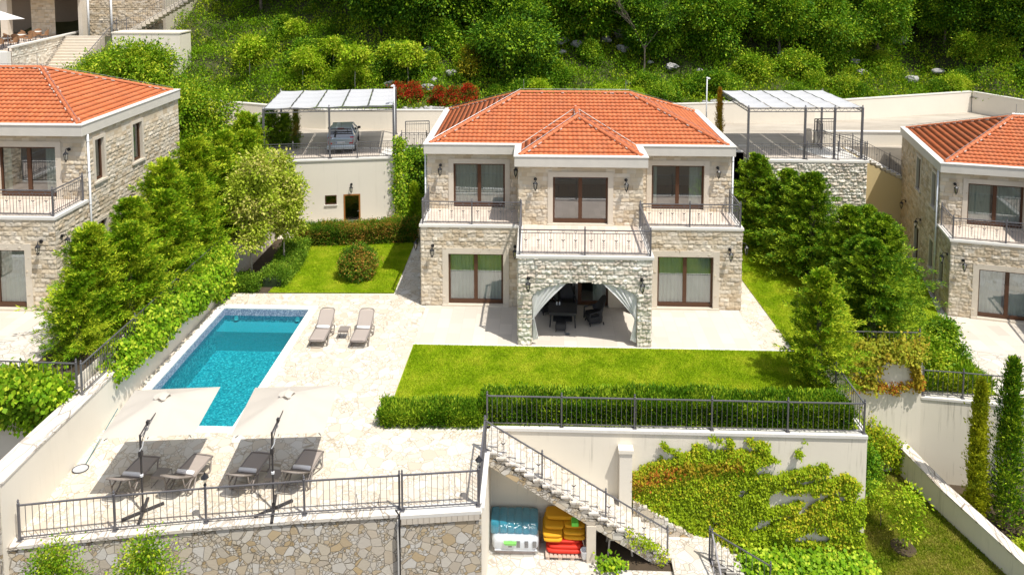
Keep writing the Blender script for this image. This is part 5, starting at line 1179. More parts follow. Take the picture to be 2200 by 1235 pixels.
# ---- cantilever parasols
M['dark_iron'] = plain('dark_alloy', (.06,.055,.055), .45, .15, 8, metal=.2)
def parasol():
    o = thing('parasol', (0,0,0), 'x', 'parasol')
    for k_ in range(4):
        a = R(38 + [0, 66, 180, 246][k_]); q = MB(); q.beam((math.cos(a)*.04, math.sin(a)*.04, .035), (math.cos(a)*.56, math.sin(a)*.56, .035), .085, .055); q.box(math.cos(a)*.53-.03, math.cos(a)*.53+.03, math.sin(a)*.53-.03, math.sin(a)*.53+.03, 0, .03); build(q, 'base_arm', M['dark_iron'], o, local=True)
    m = MB(); m.tube([(0,0,0),(0,0,2.36)], .03, 10); m.tube([(0,0,0),(0,0,.2)], .05, 10); m.box(-.05,.05,-.05,.05,1.72,1.86); build(m, 'mast', M['dark_iron'], o, local=True)
    m = MB(); m.tube([(0,-.05,1.9),(.07,-.02,2.02),(.09,0,2.16)], .014, 6); m.lathe((0,0,1.1), [(.045,0),(.05,.06),(.02,.09)], 10); build(m, 'crank', M['white_metal'], o, local=True)
    m = MB(); m.beam((0,0,2.34),(0.09,.28,2.56),.024,.032); m.tube([(0,.03,2.05),(0.09,.27,2.54)], .012, 6); m.beam((0.09,.27,2.46),(0.09,.27,2.52),.03,.035); m.beam((0.09,.27,2.5),(0,1.36,2.46),.022,.025); m.box(.05,.13,.24,.33,2.5,2.6); build(m, 'arm', M['dark_iron'], o, local=True)
    A = R(5); S_ = 1.33; c0 = Vector((0, 1.36, 0)); N = 12; rot = Matrix.Rotation(A, 3, 'Z')
    m = MB(); vs = []; fs = []
    for i in range(N+1):
        for j in range(N+1):
            u = -1+2*i/N; v = -1+2*j/N; r_ = max(abs(u), abs(v)); th = math.atan2(v, u); rib = abs(math.sin(2*th)); e8 = abs(math.cos(4*th))
            z = 2.70 - .50*r_**1.05 - .09*math.sin(math.pi*min(1, r_))*(1-e8)
            q = rot @ Vector((u*S_, v*S_*.91, 0)); vs.append((c0.x+q.x, c0.y+q.y, z))
    fs = [(i*(N+1)+j, (i+1)*(N+1)+j, (i+1)*(N+1)+j+1, i*(N+1)+j+1) for i in range(N) for j in range(N)]; m.add(vs, fs)
    cn = build(m, 'canopy', M['parasol'], o, local=True, smooth=True)
    m = MB(); K = 16; vs = [(c0.x, c0.y, 2.82)]
    for k_ in range(K): a = 2*math.pi*k_/K; r_ = .24 + .05*math.sin(4*a); vs.append((c0.x+math.cos(a)*r_*.9, c0.y+math.sin(a)*r_*.9, 2.70 + .05*math.cos(4*a)))
    m.add(vs, [(0, 1+k_, 1+(k_+1)%K) for k_ in range(K)]); build(m, 'vent', M['parasol'], cn, local=True, smooth=True)
    for k_ in range(8):
        a = A + k_*math.pi/4; L_ = S_*(1.38 if k_ % 2 else .98); q = MB(); q.beam((c0.x, c0.y, 2.55), (c0.x+math.cos(a)*L_*.95, c0.y+math.sin(a)*L_*.90, 2.10), .02, .018); build(q, 'rib', M['grey_metal'], o, local=True)
    return o
pa = parasol(); place(pa, (-7.66, 20.25, .002), 0, 'cream parasol at the right, over two sunbeds right of the pool end', 'cream cantilever parasols')
place(copy_tree(pa), (-11.4, 20.0, .002), R(1), 'cream parasol at the left, partly covering the pool edge, near the pool net', 'cream cantilever parasols')

# ---- pool net, access cover
m = MB(); m.tube([(-14.3, 21.95, .03), (-14.66, 24.4, .3)], .014, 6); o = props(build(m, 'pool_net', plain('teal_pole', (.04,.16,.18), .35)), 'pool net on a long dark pole leaning against the cream wall', 'pool net')
m = MB(); m.tube([(-14.3+.0*0+math.cos(t)*.24-.03, 21.72+math.sin(t)*.2, .03) for t in [i*math.pi/8 for i in range(16)]], .014, 5, closed=True); build(m, 'net_frame', M['black_iron'], o)
m = MB(); K = 16; vs = [(-14.33, 21.72, .008)] + [(-14.33+math.cos(i*math.pi/8)*.235, 21.72+math.sin(i*math.pi/8)*.195, .028) for i in range(K)]; m.add(vs, [(0, 1+i, 1+(i+1)%K) for i in range(K)]); build(m, 'mesh_bag', M['canvas'], o)
m = MB()
for a, b in (((-5.42,20.98),(-5.24,20.47)), ((-5.24,20.47),(-4.65,20.49)), ((-4.65,20.49),(-4.72,20.99))): m.beam((*a,.004), (*b,.004), .018, .006)
props(build(m, 'access_cover_rim', M['iron']), 'thin dark outline of a paving cover near the railing', 'paving cover')

# ---- wicker furniture in the arch
def armchair():
    o = thing('wicker_armchair', (0,0,0), 'x', 'armchair'); m = MB()
    m.hexa([(-.3,-.32,.1),(.3,-.32,.1),(.28,.26,.1),(-.28,.26,.1),(-.33,-.36,.4),(.33,-.36,.4),(.3,.28,.4),(-.3,.28,.4)]); build(m, 'seat', M['wicker'], o, local=True, bevel=.03)
    m = MB(); m.box(-.27,.27,-.33,.22,.4,.5); build(m, 'cushion', M['wicker_dark'], o, local=True, bevel=.03)
    m = MB(); N = 12; vs = []
    for i in range(N+1):
        a = math.pi*(-.08+1.16*i/N); x = math.cos(a)*.34; y = .12+math.sin(a)*.2; hh = .68 + .48*math.sin(max(0,math.sin(a))*math.pi/2)**3; yy = y + .22*max(0, math.sin(a))
        vs += [(x, y, .12), (x*1.04, y+.02, .55), (x*1.02, yy, hh), (x*.9, yy-.05, hh-.01), (x*.88, y-.04, .5)]
    fs = [(i*5+k_, (i+1)*5+k_, (i+1)*5+k_+1, i*5+k_+1) for i in range(N) for k_ in range(4)]; m.add(vs, fs); build(m, 'backrest', M['wicker'], o, local=True, smooth=True)
    for sx in (-1, 1):
        q = MB(); q.tube([(sx*.33,-.36,.12),(sx*.36,-.34,.6),(sx*.36,.1,.66)], .035, 6); q.tube([(sx*.33,-.3,.4),(sx*.35,.1,.4)], .03, 6); build(q, 'armrest', M['wicker'], o, local=True, smooth=True)
        for y in (-.3, .3): q = MB(); q.tube([(sx*.27,y,.12),(sx*.29,y*1.08,.0)], .022, 6); build(q, 'leg', M['wicker_dark'], o, local=True)
    return o
ac = armchair(); GA = 'grey wicker armchairs'
for i, (x, y, rz, lab) in enumerate([(2.5, 31.75, R(-72), 'grey wicker armchair right of the table under the arch, facing left'), (1.35, 33.0-.25, R(8), 'grey wicker armchair behind the table under the arch'), (.35, 32.75, R(30), 'grey wicker armchair at the back left corner of the arch')]):
    place(ac if i == 0 else copy_tree(ac), (x, y, .006), rz, lab, GA)
o = thing('wicker_table', (1.1, 31.7, .006), 'low rectangular grey wicker table under the stone arch', 'table', None, R(-2))
m = MB(); m.box(-.62,.62,-.5,.5,.62,.68); build(m, 'table_top', M['wicker'], o, local=True, bevel=.02); m = MB(); m.box(-.58,.58,-.46,.46,.54,.62); build(m, 'apron', M['wicker'], o, local=True)
for sx in (-1,1):
    for sy in (-1,1): m = MB(); m.tube([(sx*.5,sy*.38,.6),(sx*.55,sy*.43,0)], .028, 6); build(m, 'leg', M['wicker'], o, local=True)
m = MB(); m.box(-.42,.42,-.3,.3,.2,.24); build(m, 'shelf', M['wicker'], o, local=True)
o = thing('footstool', (1.0, 31.05, .006), 'small wicker footstool in front of the table under the arch', 'footstool', None, R(-6)); m = MB(); m.box(-.22,.22,-.22,.22,.08,.34); build(m, 'seat', M['wicker'], o, local=True, bevel=.03); m = MB(); m.box(-.2,.2,-.2,.2,.34,.40); build(m, 'cushion', M['wicker_dark'], o, local=True, bevel=.02)
for sx in (-1,1):
    for sy in (-1,1): m = MB(); m.tube([(sx*.18,sy*.18,.1),(sx*.2,sy*.2,0)], .02, 6); build(m, 'leg', M['wicker'], o, local=True)
for i, x in enumerate((.85, .97)): m = MB(); m.lathe((x, 31.98, .686), [(.035,0),(.035,.1),(.02,.12),(.02,.14)], 10); props(build(m, 'candle_jar', M['white_metal']), ['left', 'right'][i] + ' one of two small pale jars on the wicker table', 'jar')
m = MB(); m.lathe((1.27, 30.7, .004), [(.11,0),(.11,.012),(.06,.012),(.055,.004)], 16); props(build(m, 'floor_drain', M['grey_metal']), 'round metal drain in the patio floor in front of the footstool', 'drain')

# ---- things stored under the stairs
def soft(name, mat, parts, parent=None, amp=.03, seed=1, label=None, cat=None, group=None, lift=0):
    """cushion like blocks: subdivided boxes with rounded, slightly sagging faces"""
    rs = np.random.RandomState(seed); m = MB()
    for (x0,x1,y0,y1,z0,z1) in parts:
        n = 7; c = np.array(((x0+x1)/2,(y0+y1)/2,(z0+z1)/2)); hs = np.array(((x1-x0)/2,(y1-y0)/2,(z1-z0)/2)); ph = rs.uniform(0,6,3)
        for ax in range(3):
            for sg in (-1,1):
                u, v = np.meshgrid(np.linspace(-1,1,n), np.linspace(-1,1,n)); P = np.zeros((n*n,3)); P[:,ax] = sg; P[:,(ax+1)%3] = u.ravel(); P[:,(ax+2)%3] = v.ravel()
                nr = (np.abs(P)**6).sum(1)**(1/6.); Q = P/nr[:,None]; q = c + Q*hs + amp*np.sin(Q*3.1+ph)*hs.min()*.5
                I = np.arange(n*n).reshape(n,n); F = np.stack([I[:-1,:-1],I[:-1,1:],I[1:,1:],I[1:,:-1]],-1).reshape(-1,4)
                m.np(q, F if sg > 0 else F[:,::-1])
    o = build(m, name, mat, parent, smooth=True)
    if label: props(o, label, cat, group)
    return o
blue = plain('blue_cover', (.008,.26,.38), .6, .25, 4, .2, 12); whitep = plain('white_plastic', (.70,.72,.76), .35, .05); amber = plain('amber_foam', (.66,.32,.008), .75, .1, 6, .2, 20); redf = plain('red_foam', (.62,.03,.012), .65, .2, 5, .3, 18)
green = plain('green_plastic', (.16,.72,.07), .5, .05); wood = plain('pallet_wood', (.55,.42,.34), .85, .3, 12, .4, 30); ZB = -3.72
o = thing('covered_kayak', (-.85, 23.5, ZB), 'white plastic pool float bundle with blue cover, at the left of the storage bay', 'covered float')
soft('float_body', whitep, [(-1.5,.05,23.2,24.1,ZB+.12,ZB+.55)], o, seed=3)
soft('base_pallet', plain('dusty_base', (.3,.22,.2), .8, .3, 8), [(-1.45,.0,23.25,24.1,ZB,ZB+.14)], o, amp=.01)
soft('blue_cover', blue, [(-1.55+.26*i,-1.55+.26*i+.3,23.45,24.2,ZB+.5,ZB+.98) for i in range(6)], o, amp=.12, seed=5)
m = MB()
for i in range(4): m.box(-.95+.27*i, -.83+.27*i, 23.19, 23.23, ZB+.3, ZB+.5)
build(m, 'dark_slot', M['iron'], o)
m = MB(); m.tube([(-1.4,23.2,ZB+.2),(0,23.25,ZB+.17)], .03, 6); build(m, 'edge_bar', whitep, o)
kk = NT('clear_wrap'); gl = kk.n('BsdfGlossy', Color=(1,1,1,1), Roughness=.18); tp = kk.n('BsdfTransparent', Color=(.93,.95,.96,1)); bn = kk.n('Bump', Height=kk.noise(kk.pos(), 7, 4), Strength=1.0, Distance=.06); kk.t.links.new(bn.outputs[0], gl.inputs['Normal']); mx = kk.n('MixShader'); kk.inp(mx, 0, .14); kk.t.links.new(tp.outputs[0], mx.inputs[1]); kk.t.links.new(gl.outputs[0], mx.inputs[2]); kk.t.links.new(mx.outputs[0], kk.out.inputs[0])
soft('plastic_wrap', kk.m, [(-1.66,.16,23.1,24.24,ZB+.01,ZB+1.06)], o, amp=.1, seed=9)
m = MB(); m.hexa([(-1.05,23.12,ZB+.42),(-.7,23.12,ZB+.42),(-.7,23.2,ZB+.44),(-1.05,23.2,ZB+.44),(-1.1,23.1,ZB+.5),(-.68,23.1,ZB+.5),(-.68,23.18,ZB+.53),(-1.1,23.18,ZB+.53)]); props(build(m, 'green_scoop', green), 'bright green plastic scoop lying on the wrapped white float', 'scoop')
o = thing('pallet', (.95, 23.5, ZB), 'pale wooden pallet under the red and amber foam pile', 'pallet'); m = MB()
for i in range(10): m.box(.28+.14*i, .38+.14*i, 23.05, 24.1, ZB+.1, ZB+.13)
build(m, 'slats', wood, o); m = MB()
for y in (23.07, 23.55, 24.0): m.box(.28, 1.62, y, y+.09, ZB+.08, ZB+.1)
for i in range(4): m.box(.3+.4*i, .42+.4*i, 23.07, 24.05, ZB, ZB+.08)
build(m, 'bearers', wood, o)
soft('red_foam_mats', redf, [(.3,1.55,23.15,24.0,ZB+.14,ZB+.27),(.36,1.5,23.2,24.0,ZB+.26,ZB+.38),(.32,1.45,23.3,24.05,ZB+.37,ZB+.48),(.6,1.3,23.25,23.9,ZB+.46,ZB+.52)], None, .06, 4, 'stack of crumpled red foam mats on the pallet in the bay', 'foam mats')
soft('amber_foam_mats', amber, [(.2,.85,23.2,24.1,ZB+.50,ZB+.60),(.86,1.62,23.3,24.1,ZB+.50,ZB+.62),(.18,.85,23.25,24.15,ZB+.61,ZB+.72),(.86,1.6,23.35,24.15,ZB+.63,ZB+.74),(.24,.9,23.45,24.2,ZB+.73,ZB+.85),(.9,1.62,23.5,24.2,ZB+.75,ZB+.87),(.3,1.5,23.7,24.22,ZB+.87,ZB+1.02)], None, .04, 6, 'big stack of amber foam mats on top of the red ones', 'foam mats')
m = MB(); m.box(1.15,1.38,23.45,23.72,ZB+.87,ZB+1.0); props(build(m, 'green_box', green, bevel=.01), 'small bright green box on top of the amber foam stack', 'box')
m = MB(); m.lathe((1.56, 23.1, ZB+.1), [(.10,0),(.13,.26),(.135,.27),(.12,.265),(.115,.2),(.02,.19)], 16); props(build(m, 'bucket', whitep, smooth=True), 'small white bucket at the right front corner of the pallet', 'bucket')
m = MB(); m.tube([(1.62,23.15,ZB+.1),(1.42,23.6,ZB+.85)], .018, 6); props(build(m, 'wooden_stick', wood), 'thin wooden stick leaning against the foam pile by the bucket', 'stick')
o = thing('step_ladder', (2.75, 23.6, ZB), 'grey step stool in the dark space under the garden stairs', 'step stool')
for sx in (-1,1): m = MB(); m.beam((2.75+sx*.4,23.3,ZB),(2.75+sx*.28,23.55,ZB+.95),.05,.04); m.beam((2.75+sx*.4,23.9,ZB),(2.75+sx*.28,23.6,ZB+.95),.05,.04); build(m, 'leg', M['frame_stone'], o)
m = MB(); m.box(2.4,3.1,23.35,23.6,ZB+.5,ZB+.54); m.box(2.45,3.05,23.45,23.7,ZB+.93,ZB+.97); build(m, 'tread', M['frame_stone'], o)
o = thing('white_gate', (-1.55, 20.95, -5.2), 'plain white metal gate with sloping top below the storage bay', 'gate'); m = MB(); m.hexa([(-1.56,21.0,-5.2),(-.32,21.35,-5.2),(-.33,21.39,-5.2),(-1.57,21.04,-5.2),(-1.56,21.0,-3.05),(-.32,21.35,-3.42),(-.33,21.39,-3.42),(-1.57,21.04,-3.05)]); build(m, 'panel', M['white_metal'], o)
m = MB(); m.beam((-1.54,20.98,-4.9),(-1.54,20.98,-3.02),.05,.05,(1,0,0)); m.beam((-1.54,20.98,-3.04),(-.32,21.33,-3.42),.05,.04); build(m, 'gate_frame', M['white_metal'], o)

# ================================================================ the hotel on the slope at the upper left
HZ = 9.3
m = MB(); m.prism([(-60, 49.0), (-37.6, 51.5), (-39.8, 64.0), (-60, 64)], 3.5, HZ); hs = props(build(m, 'cafe_terrace', M['balcony']), kind='structure')
o = thing('cafe_terrace_wall', (-38.7, 57, 4), 'pale stone block wall carrying the cafe terrace at the upper left', 'retaining wall')
stone_panel('stone_face', (-37.55+38.7, 51.45-57, 0), tuple(unit(np.array((-2.3, 12.8, 0)))), 13.0, 5.6, seed=51, parent=o, pal=PAL_GREY, nrm=tuple(unit(np.array((12.8, 2.3, 0)))), res=.06, amp=.05)
m = MB(); m.beam((-37.6,51.4,HZ+.35),(-39.85,64.1,HZ+.35),.35,.12); build(m, 'coping', M['coping'], o)
m = MB(); m.box(-60,-37.5,50.9,51.3,HZ-1.2,HZ+.05); m.box(-60,-37.7,51.3,51.5,3.9,HZ-1.2); build(m, 'front_face', M['coping'], o)
o = thing('hotel_building', (-42, 62.3, HZ), 'stone hotel building with large glazed doors behind the cafe terrace', 'building')
stone_panel('wall', (-38.9+42, 62.0-62.3, -.2), (1,0,0), 7.0, 4.6, seed=52, parent=o, pal=PAL_TAN, res=.06, amp=.06)
m = MB(); m.box(-38.75,-38.4,61.2,62,5,13); build(m, 'pillar', M['frame_stone'], o); m = MB(); m.box(-44.6,-44.0,60.0,60.6,HZ,13); build(m, 'pillar', M['frame_stone'], o)
stone_panel('wall', (-43.5+42, 62.2-62.3, 0), (1,0,0), 2.1, 4.2, seed=53, parent=o, pal=PAL, res=.06, amp=.02)
glazing(o, (-42, -.25, 0), (1,0,0), (0,-1,0), .7, 3.25, .05, 3.4, 3, 'none', 0, False)
m = MB(); m.box(-48,-38.6,65.4,65.5,HZ,13.2); m.box(-48,-38.6,62.5,65.4,HZ-.02,HZ+.02); build(m, 'inner_wall', M['dark_floor'], o)
m = MB(); m.box(-60,-38.4,59.6,62.6,12.75,13.0); m.box(-60,-38.4,59.6,75,13.0,17); build(m, 'canopy', M['frame_stone'], o)
m = MB(); m.box(-38.6,-31.95,62.6,72,8.5,18); build(m, 'wing', M['frame_stone'], o)
for x in (-38.3, -36.3): m = MB(); m.tube([(x,61.9,HZ-.5),(x,61.9,14)], .09, 8); build(m, 'downpipe', M['white_metal'], o, smooth=True)
# outside stairs of the hotel, its wall block and railings
o = stair('hotel_stairs', -37.2, 55.5, 57.3, 6.0, 2, .3, .16, M['frame_stone'], M['frame_stone'], 'lower stone stairs climbing to the cafe terrace, upper left')
for i in range(22): m = MB(); m.box(-37.55-.059*i, -35.3-.02*i, 52.5+.33*i, 52.86+.33*i, 3.5, 5.6+.19*i); build(m, 'step', M['frame_stone'], o)
for i in range(16): m = MB(); m.box(-34.5+.36*i, -34.1+.36*i, 60.6, 61.8, 9.5+.2*i, 9.9+.2*i); build(m, 'step', M['frame_stone'], o)
railing('stair_railing', [(-34.9, 52.5, 5.7), (-34.6, 59.7, 9.9), (-33.9, 59.9, 9.9), (-29.0, 60.2, 12.6), (-26.5, 60.2, 12.8)], 'iron railing climbing the hotel stairs at the upper left', 'iron railings', 1.05, step=.2)
m = MB(); m.box(-34.2,-28.7,58.3,58.6,6.5,9.95); m.box(-34.2,-28.7,58.6,60.2,6.5,9.85); m.box(-34.25,-28.65,58.25,60.2,9.95,10.05); props(build(m, 'stair_block', M['cream']), 'plain cream concrete block wall beside the hotel stairs', 'wall')
railing('railing', [(-60, 51.3, HZ+.05), (-50, 51.3, HZ+.05), (-37.8, 51.5, HZ+.05)], 'iron railing in front of the cafe tables, upper left', 'iron railings', .95, step=.2)
def cafe_chair():
    o = thing('cafe_chair', (0,0,0), 'x', 'chair'); ra = plain('rattan', (.30,.16,.08), .6, .2, 20); m = MB(); m.box(-.24,.24,-.24,.24,.42,.47); build(m, 'seat', ra, o, local=True)
    m = MB(); vs = []; N = 8
    for i in range(N+1): a = math.pi*i/N; vs += [(math.cos(a)*.27, .05+math.sin(a)*.22, .45), (math.cos(a)*.29, .07+math.sin(a)*.25, .72+.2*math.sin(a))]
    m.add(vs, [(2*i,2*i+2,2*i+3,2*i+1) for i in range(N)]); build(m, 'backrest', ra, o, local=True)
    for sx in (-1,1):
        for sy in (-1,1): m = MB(); m.tube([(sx*.2,sy*.2,.43),(sx*.24,sy*.24,0)], .018, 5); build(m, 'leg', M['iron'], o, local=True)
    return o
def cafe_table():
    o = thing('cafe_table', (0,0,0), 'x', 'table'); m = MB(); m.box(-.4,.4,-.4,.4,.72,.76); build(m, 'table_top', M['coping'], o, local=True); m = MB(); m.tube([(0,0,0),(0,0,.72)], .035, 8); m.box(-.25,.25,-.04,.04,0,.04); m.box(-.04,.04,-.25,.25,0,.04); build(m, 'pedestal', M['iron'], o, local=True); return o
ct, cc = cafe_table(), cafe_chair(); n_ = 0; k0 = 0; TL = ['right front one near the terrace wall', 'left front one behind the white umbrella pole', 'middle one on the right side', 'middle one on the left side', 'rear one by the building']; SD = ['right', 'far', 'left', 'near']
for (x, y) in [(-39.6, 53.4), (-41.6, 53.2), (-40.2, 55.9), (-42.6, 55.6), (-40.6, 58.4)]:
    place(ct if k0 == 0 else copy_tree(ct), (x, y, HZ+.01), .1*k0, 'small square cafe table, ' + TL[k0], 'cafe tables'); k0 += 1
    for a in (0, 90, 180, 270):
        place(cc if n_ == 0 else copy_tree(cc), (x+math.cos(R(a+20))*.68, y+math.sin(R(a+20))*.68, HZ+.01), R(a+20-90), 'rattan chair, ' + SD[a//90] + ' side of the cafe table, ' + TL[k0-1], 'rattan cafe chairs'); n_ += 1
o = thing('cafe_umbrella', (-40.0, 53.5, HZ), 'white square umbrella over the cafe tables, upper left corner', 'umbrella'); m = MB(); m.tube([(-40.0,53.5,HZ),(-40.0,53.5,HZ+2.5)], .035, 8); build(m, 'pole', M['white_metal'], o)
m = MB(); ap = (-40.0,53.5,HZ+2.85); cn = [(-40.0+math.cos(R(a))*2.1, 53.5+math.sin(R(a))*2.1, HZ+2.2) for a in (0,90,180,270)]
for i in range(4): m.add([ap, cn[i], cn[(i+1)%4]], [(0,1,2)])
build(m, 'canopy', M['white_parasol'], o)
# ================================================================ planting
make_conifer('cypA', 'cypress_tree', 4.3, 2.05, 330, 130, L['conifer'], 11, pitch=(.25, 1.0), size=.13, wid=.24, spread=.045, prof=lambda t: (1-t)**.55*(.7+.3*min(1, t/.2)))
make_conifer('cypB', 'cypress_tree', 3.9, 1.95, 300, 130, L['conifer'], 12, pitch=(.2, .95), size=.13, wid=.24, spread=.045, prof=lambda t: (1-t)**.5*(.7+.3*min(1, t/.2)))
make_conifer('conA', 'conifer', 5.4, 2.8, 480, 130, L['conifer_dark'], 13, pitch=(.1, .8), size=.14, wid=.24, spread=.045, prof=lambda t: (1-t)**.65*(.6+.4*min(1, t/.2)))
make_conifer('conB', 'conifer', 4.7, 2.5, 420, 130, L['conifer_dark'], 14, pitch=(.1, .8), size=.14, wid=.24, spread=.045, prof=lambda t: (1-t)**.65*(.6+.4*min(1, t/.2)))
make_conifer('conC', 'conifer', 4.4, 1.8, 340, 120, L['conifer'], 15, pitch=(.3, 1.0), size=.12, wid=.24, spread=.04, prof=lambda t: (1-t)**.6*(.55+.45*min(1, t/.3)))
make_conifer('gold', 'golden_cypress', 5.4, .58, 800, 34, L['golden'], 16, pitch=(.9, 1.35), size=.10, wid=.5, prof=lambda t: (1-t)**.35*(.75+.25*min(1, t/.1)), nod=.05, spread=.07)
make_conifer('darkcyp', 'slim_cypress', 5.8, .85, 560, 26, L['conifer_dark'], 17, pitch=(.7, 1.3), size=.11, wid=.4, prof=lambda t: (1-t)**.4*(.7+.3*min(1, t/.1)), nod=.05)
make_conifer('limecon', 'dwarf_conifer', 2.0, .55, 300, 22, L['lime'], 18, pitch=(.7, 1.25), size=.085, wid=.45, nod=.05)
make_tree('maple', 'young_maple', 6.7, 1.5, 1.08, 30, 420, 34, .17, L['maple'], M['pale_bark'], 21, cr=.2, r0=.07, shape='tall')
make_tree('bigA', 'broadleaf_tree', 7.0, 2.0, 3.2, 26, 1500, 26, .17, L['fresh'], M['bark'], 22, cr=.25, r0=.16)
make_tree('forA', 'forest_tree', 10, 1.4, 3.8, 44, 2300, 24, .26, L['dark'], M['bark'], 23, cr=.34, r0=.24)
make_tree('forB', 'forest_tree', 11, 2.0, 3.4, 44, 2300, 24, .26, L['mid'], M['bark'], 24, cr=.34, r0=.22, shape='tall')
make_tree('forC', 'forest_tree', 8, .6, 3.3, 38, 2000, 24, .24, L['mid'], M['bark'], 25, cr=.32, r0=.18)
make_tree('sap', 'sapling', 3.5, 1.9, .9, 8, 150, 20, .19, L['lime'], M['pale_bark'], 26, cr=.16, r0=.035)
make_tree('orchard', 'garden_tree', 2.1, .6, .62, 8, 120, 12, .11, L['lime'], M['bark'], 27, cr=.13, r0=.03)
make_tree('ballS', 'standard_shrub', 2.5, 1.2, 1.0, 9, 420, 24, .09, L['mid'], M['pale_bark'], 28, cr=.1, r0=.03)
make_tree('bushA', 'wild_shrub', 1.6, .1, 1.35, 14, 460, 24, .15, L['fresh'], M['bark'], 29, cr=.2, r0=.05)
make_tree('bushB', 'wild_shrub', 2.2, .15, 1.25, 14, 460, 24, .15, L['mid'], M['bark'], 30, cr=.2, r0=.05, shape='cone')
make_tree('bushC', 'wild_shrub', 1.9, .1, 1.0, 12, 420, 24, .12, L['yellow'], M['bark'], 31, cr=.16, r0=.04)

ORD = ['first', 'second', 'third', 'fourth', 'fifth', 'sixth', 'seventh', 'eighth', 'ninth', 'tenth', 'eleventh', 'twelfth', 'thirteenth', 'fourteenth']
# left conifer row between pool wall and left villa
GL = 'cypress row left of the pool'
rowL = [(-16.7, 25.0, .72), (-17.0, 26.4, .86), (-16.4, 27.9, .84), (-17.1, 29.3, .96), (-16.5, 30.8, .92), (-17.1, 32.2, 1.04), (-16.5, 33.7, .98), (-17.2, 35.2, 1.08), (-16.6, 36.8, 1.0), (-17.1, 38.4, 1.1), (-16.6, 40.1, 1.02), (-17.3, 42.0, 1.06)]
for i, (x, y, s) in enumerate(rowL): put('cypA' if i % 2 else 'cypB', x+.35, y, 1.9, 'feathery green cypress, %s from the front in the row left of the pool' % ORD[i], 'tree', GL, s*(1.12 if i % 3 else 1.02))
GR = 'dark conifers right of the villa'
rowR = [(12.4, 42.0, .90, 'conA'), (13.4, 39.6, .98, 'conB'), (13.8, 37.2, .96, 'conA'), (14.6, 34.6, .92, 'conB'), (15.2, 32.6, .86, 'conA'), (14.1, 30.9, .88, 'conB'), (16.0, 35.9, 1.0, 'conA'), (12.9, 40.9, .8, 'conB'), (13.6, 38.4, .85, 'conA'), (14.2, 32.3, .8, 'conB')]
for i, (x, y, s, k_) in enumerate(rowR): put(k_, x, y, 0 if x < 15.3 else -1.5, 'dense dark conifer, %s from the back in the row right of the villa' % ORD[i], 'tree', GR, s)
put('conC', 10.55, 27.3, 0, 'bushy bright tipped conifer standing alone at the right end of the big lawn', 'tree', None, 1.0)
put('conC', 11.7, 29.2, 0, 'smaller bright conifer behind the one at the right end of the lawn', 'tree', None, .7)
# young maples and the corner bed
put('maple', -14.35, 35.8, 0, 'tall young tree with creamy yellow leaves beside the annex, front one', 'tree', 'cream leaved young trees', .98, rz=1.0)
put('maple', -13.2, 37.3, 0, 'young creamy yellow tree behind, its crown touching the annex wall', 'tree', 'cream leaved young trees', .9, rz=3.3)
# big green trees behind the left villa
put('bigA', -21.5, 43.5, 1.9, 'bright green broadleaf tree at the back corner of the left villa', 'tree', None, .95, rz=.5)
put('bigA', -25.5, 46.0, 4.0, 'round light green tree behind the left villa roof', 'tree', None, .95, rz=2.5)
put('bigA', -29.2, 48.5, 4.0, 'light green tree between the left villa roof and the hotel stairs', 'tree', None, .8, rz=4.1)
put('limecon', -7.55, 44.2, 0, 'small lime green conifer in the gap between annex and villa', 'shrub', None, 1.15)
put('bushA', -6.9, 44.3, 0, 'low bright shrub beside the lime conifer in the gap', 'shrub', None, .55, mat=L['lime'])
put('bushB', -8.0, 44.7, 0, 'dark green shrub behind the lime conifer in the gap', 'shrub', None, .6, mat=L['dark'])
put('cypB', -16.9, 45.8, 4.15, 'small dark cypress beside the left post of the left pergola', 'shrub', 'dwarf cypresses behind the left pergola', .62, mat=L['conifer_dark'])
put('cypB', -15.9, 45.6, 4.15, 'dwarf cypress between ivy column and left pergola post', 'shrub', 'dwarf cypresses behind the left pergola', .55, mat=L['conifer_dark'])
put('darkcyp', -15.1, 45.3, 4.15, 'narrow ivy clad column behind the parked car', 'shrub', None, .5, mat=L['photinia'])
put('darkcyp', 11.95, 48.9, 4.15, 'slim column of brownish creeper round the back left post of the right pergola', 'climber', None, .5, mat=L['creeper_red'], sz=.57)
put('gold', 16.35, 26.9, -4.95, 'slender golden cypress in front of the stained wall, lower right', 'tree', None, 1.0)
put('darkcyp', 17.4, 26.8, -4.95, 'slender dark green cypress just right of the golden one', 'tree', None, 1.08)
put('ballS', 12.2, 27.2, -4.8, 'round glossy green shrub on thin stems against the creeper wall corner', 'shrub', None, 1.0)
put('orchard', 12.95, 25.3, -4.8, 'little lime green tree with a dug soil ring in the lower garden', 'tree', None, 1.05)
m = MB(); m.lathe((12.95, 25.3, -4.8), [(.42,0),(.42,.04),(.3,.06),(.05,.03)], 16); props(build(m, 'soil_ring', M['soil']), kind='structure')
put('orchard', 12.6, 26.3, -4.8, 'pale yellow green bush behind the little tree of the lower garden', 'shrub', None, .7)
put('bushA', 17.0, 24.6, -5.1, 'bright green leafy shrub behind the boundary wall, right edge', 'shrub', None, .62, mat=L['lime'])
put('bushA', 16.4, 21.4, -5.1, 'green shrub at the lower right corner behind the boundary wall', 'shrub', None, .5, mat=L['lime'])
make_tree('front', 'garden_tree', 8.6, 3.5, 1.15, 18, 420, 34, .075, L['fresh'], M['bark'], 33, cr=.13, r0=.08, shape='cone')
put('front', -11.4, 15.9, -5.2, 'leafy tree top rising at the lower left corner', 'tree', None, .89)
put('front', -9.2, 15.9, -5.2, 'upright leafy tree top before the stone wall, right of the corner one', 'tree', None, .92)

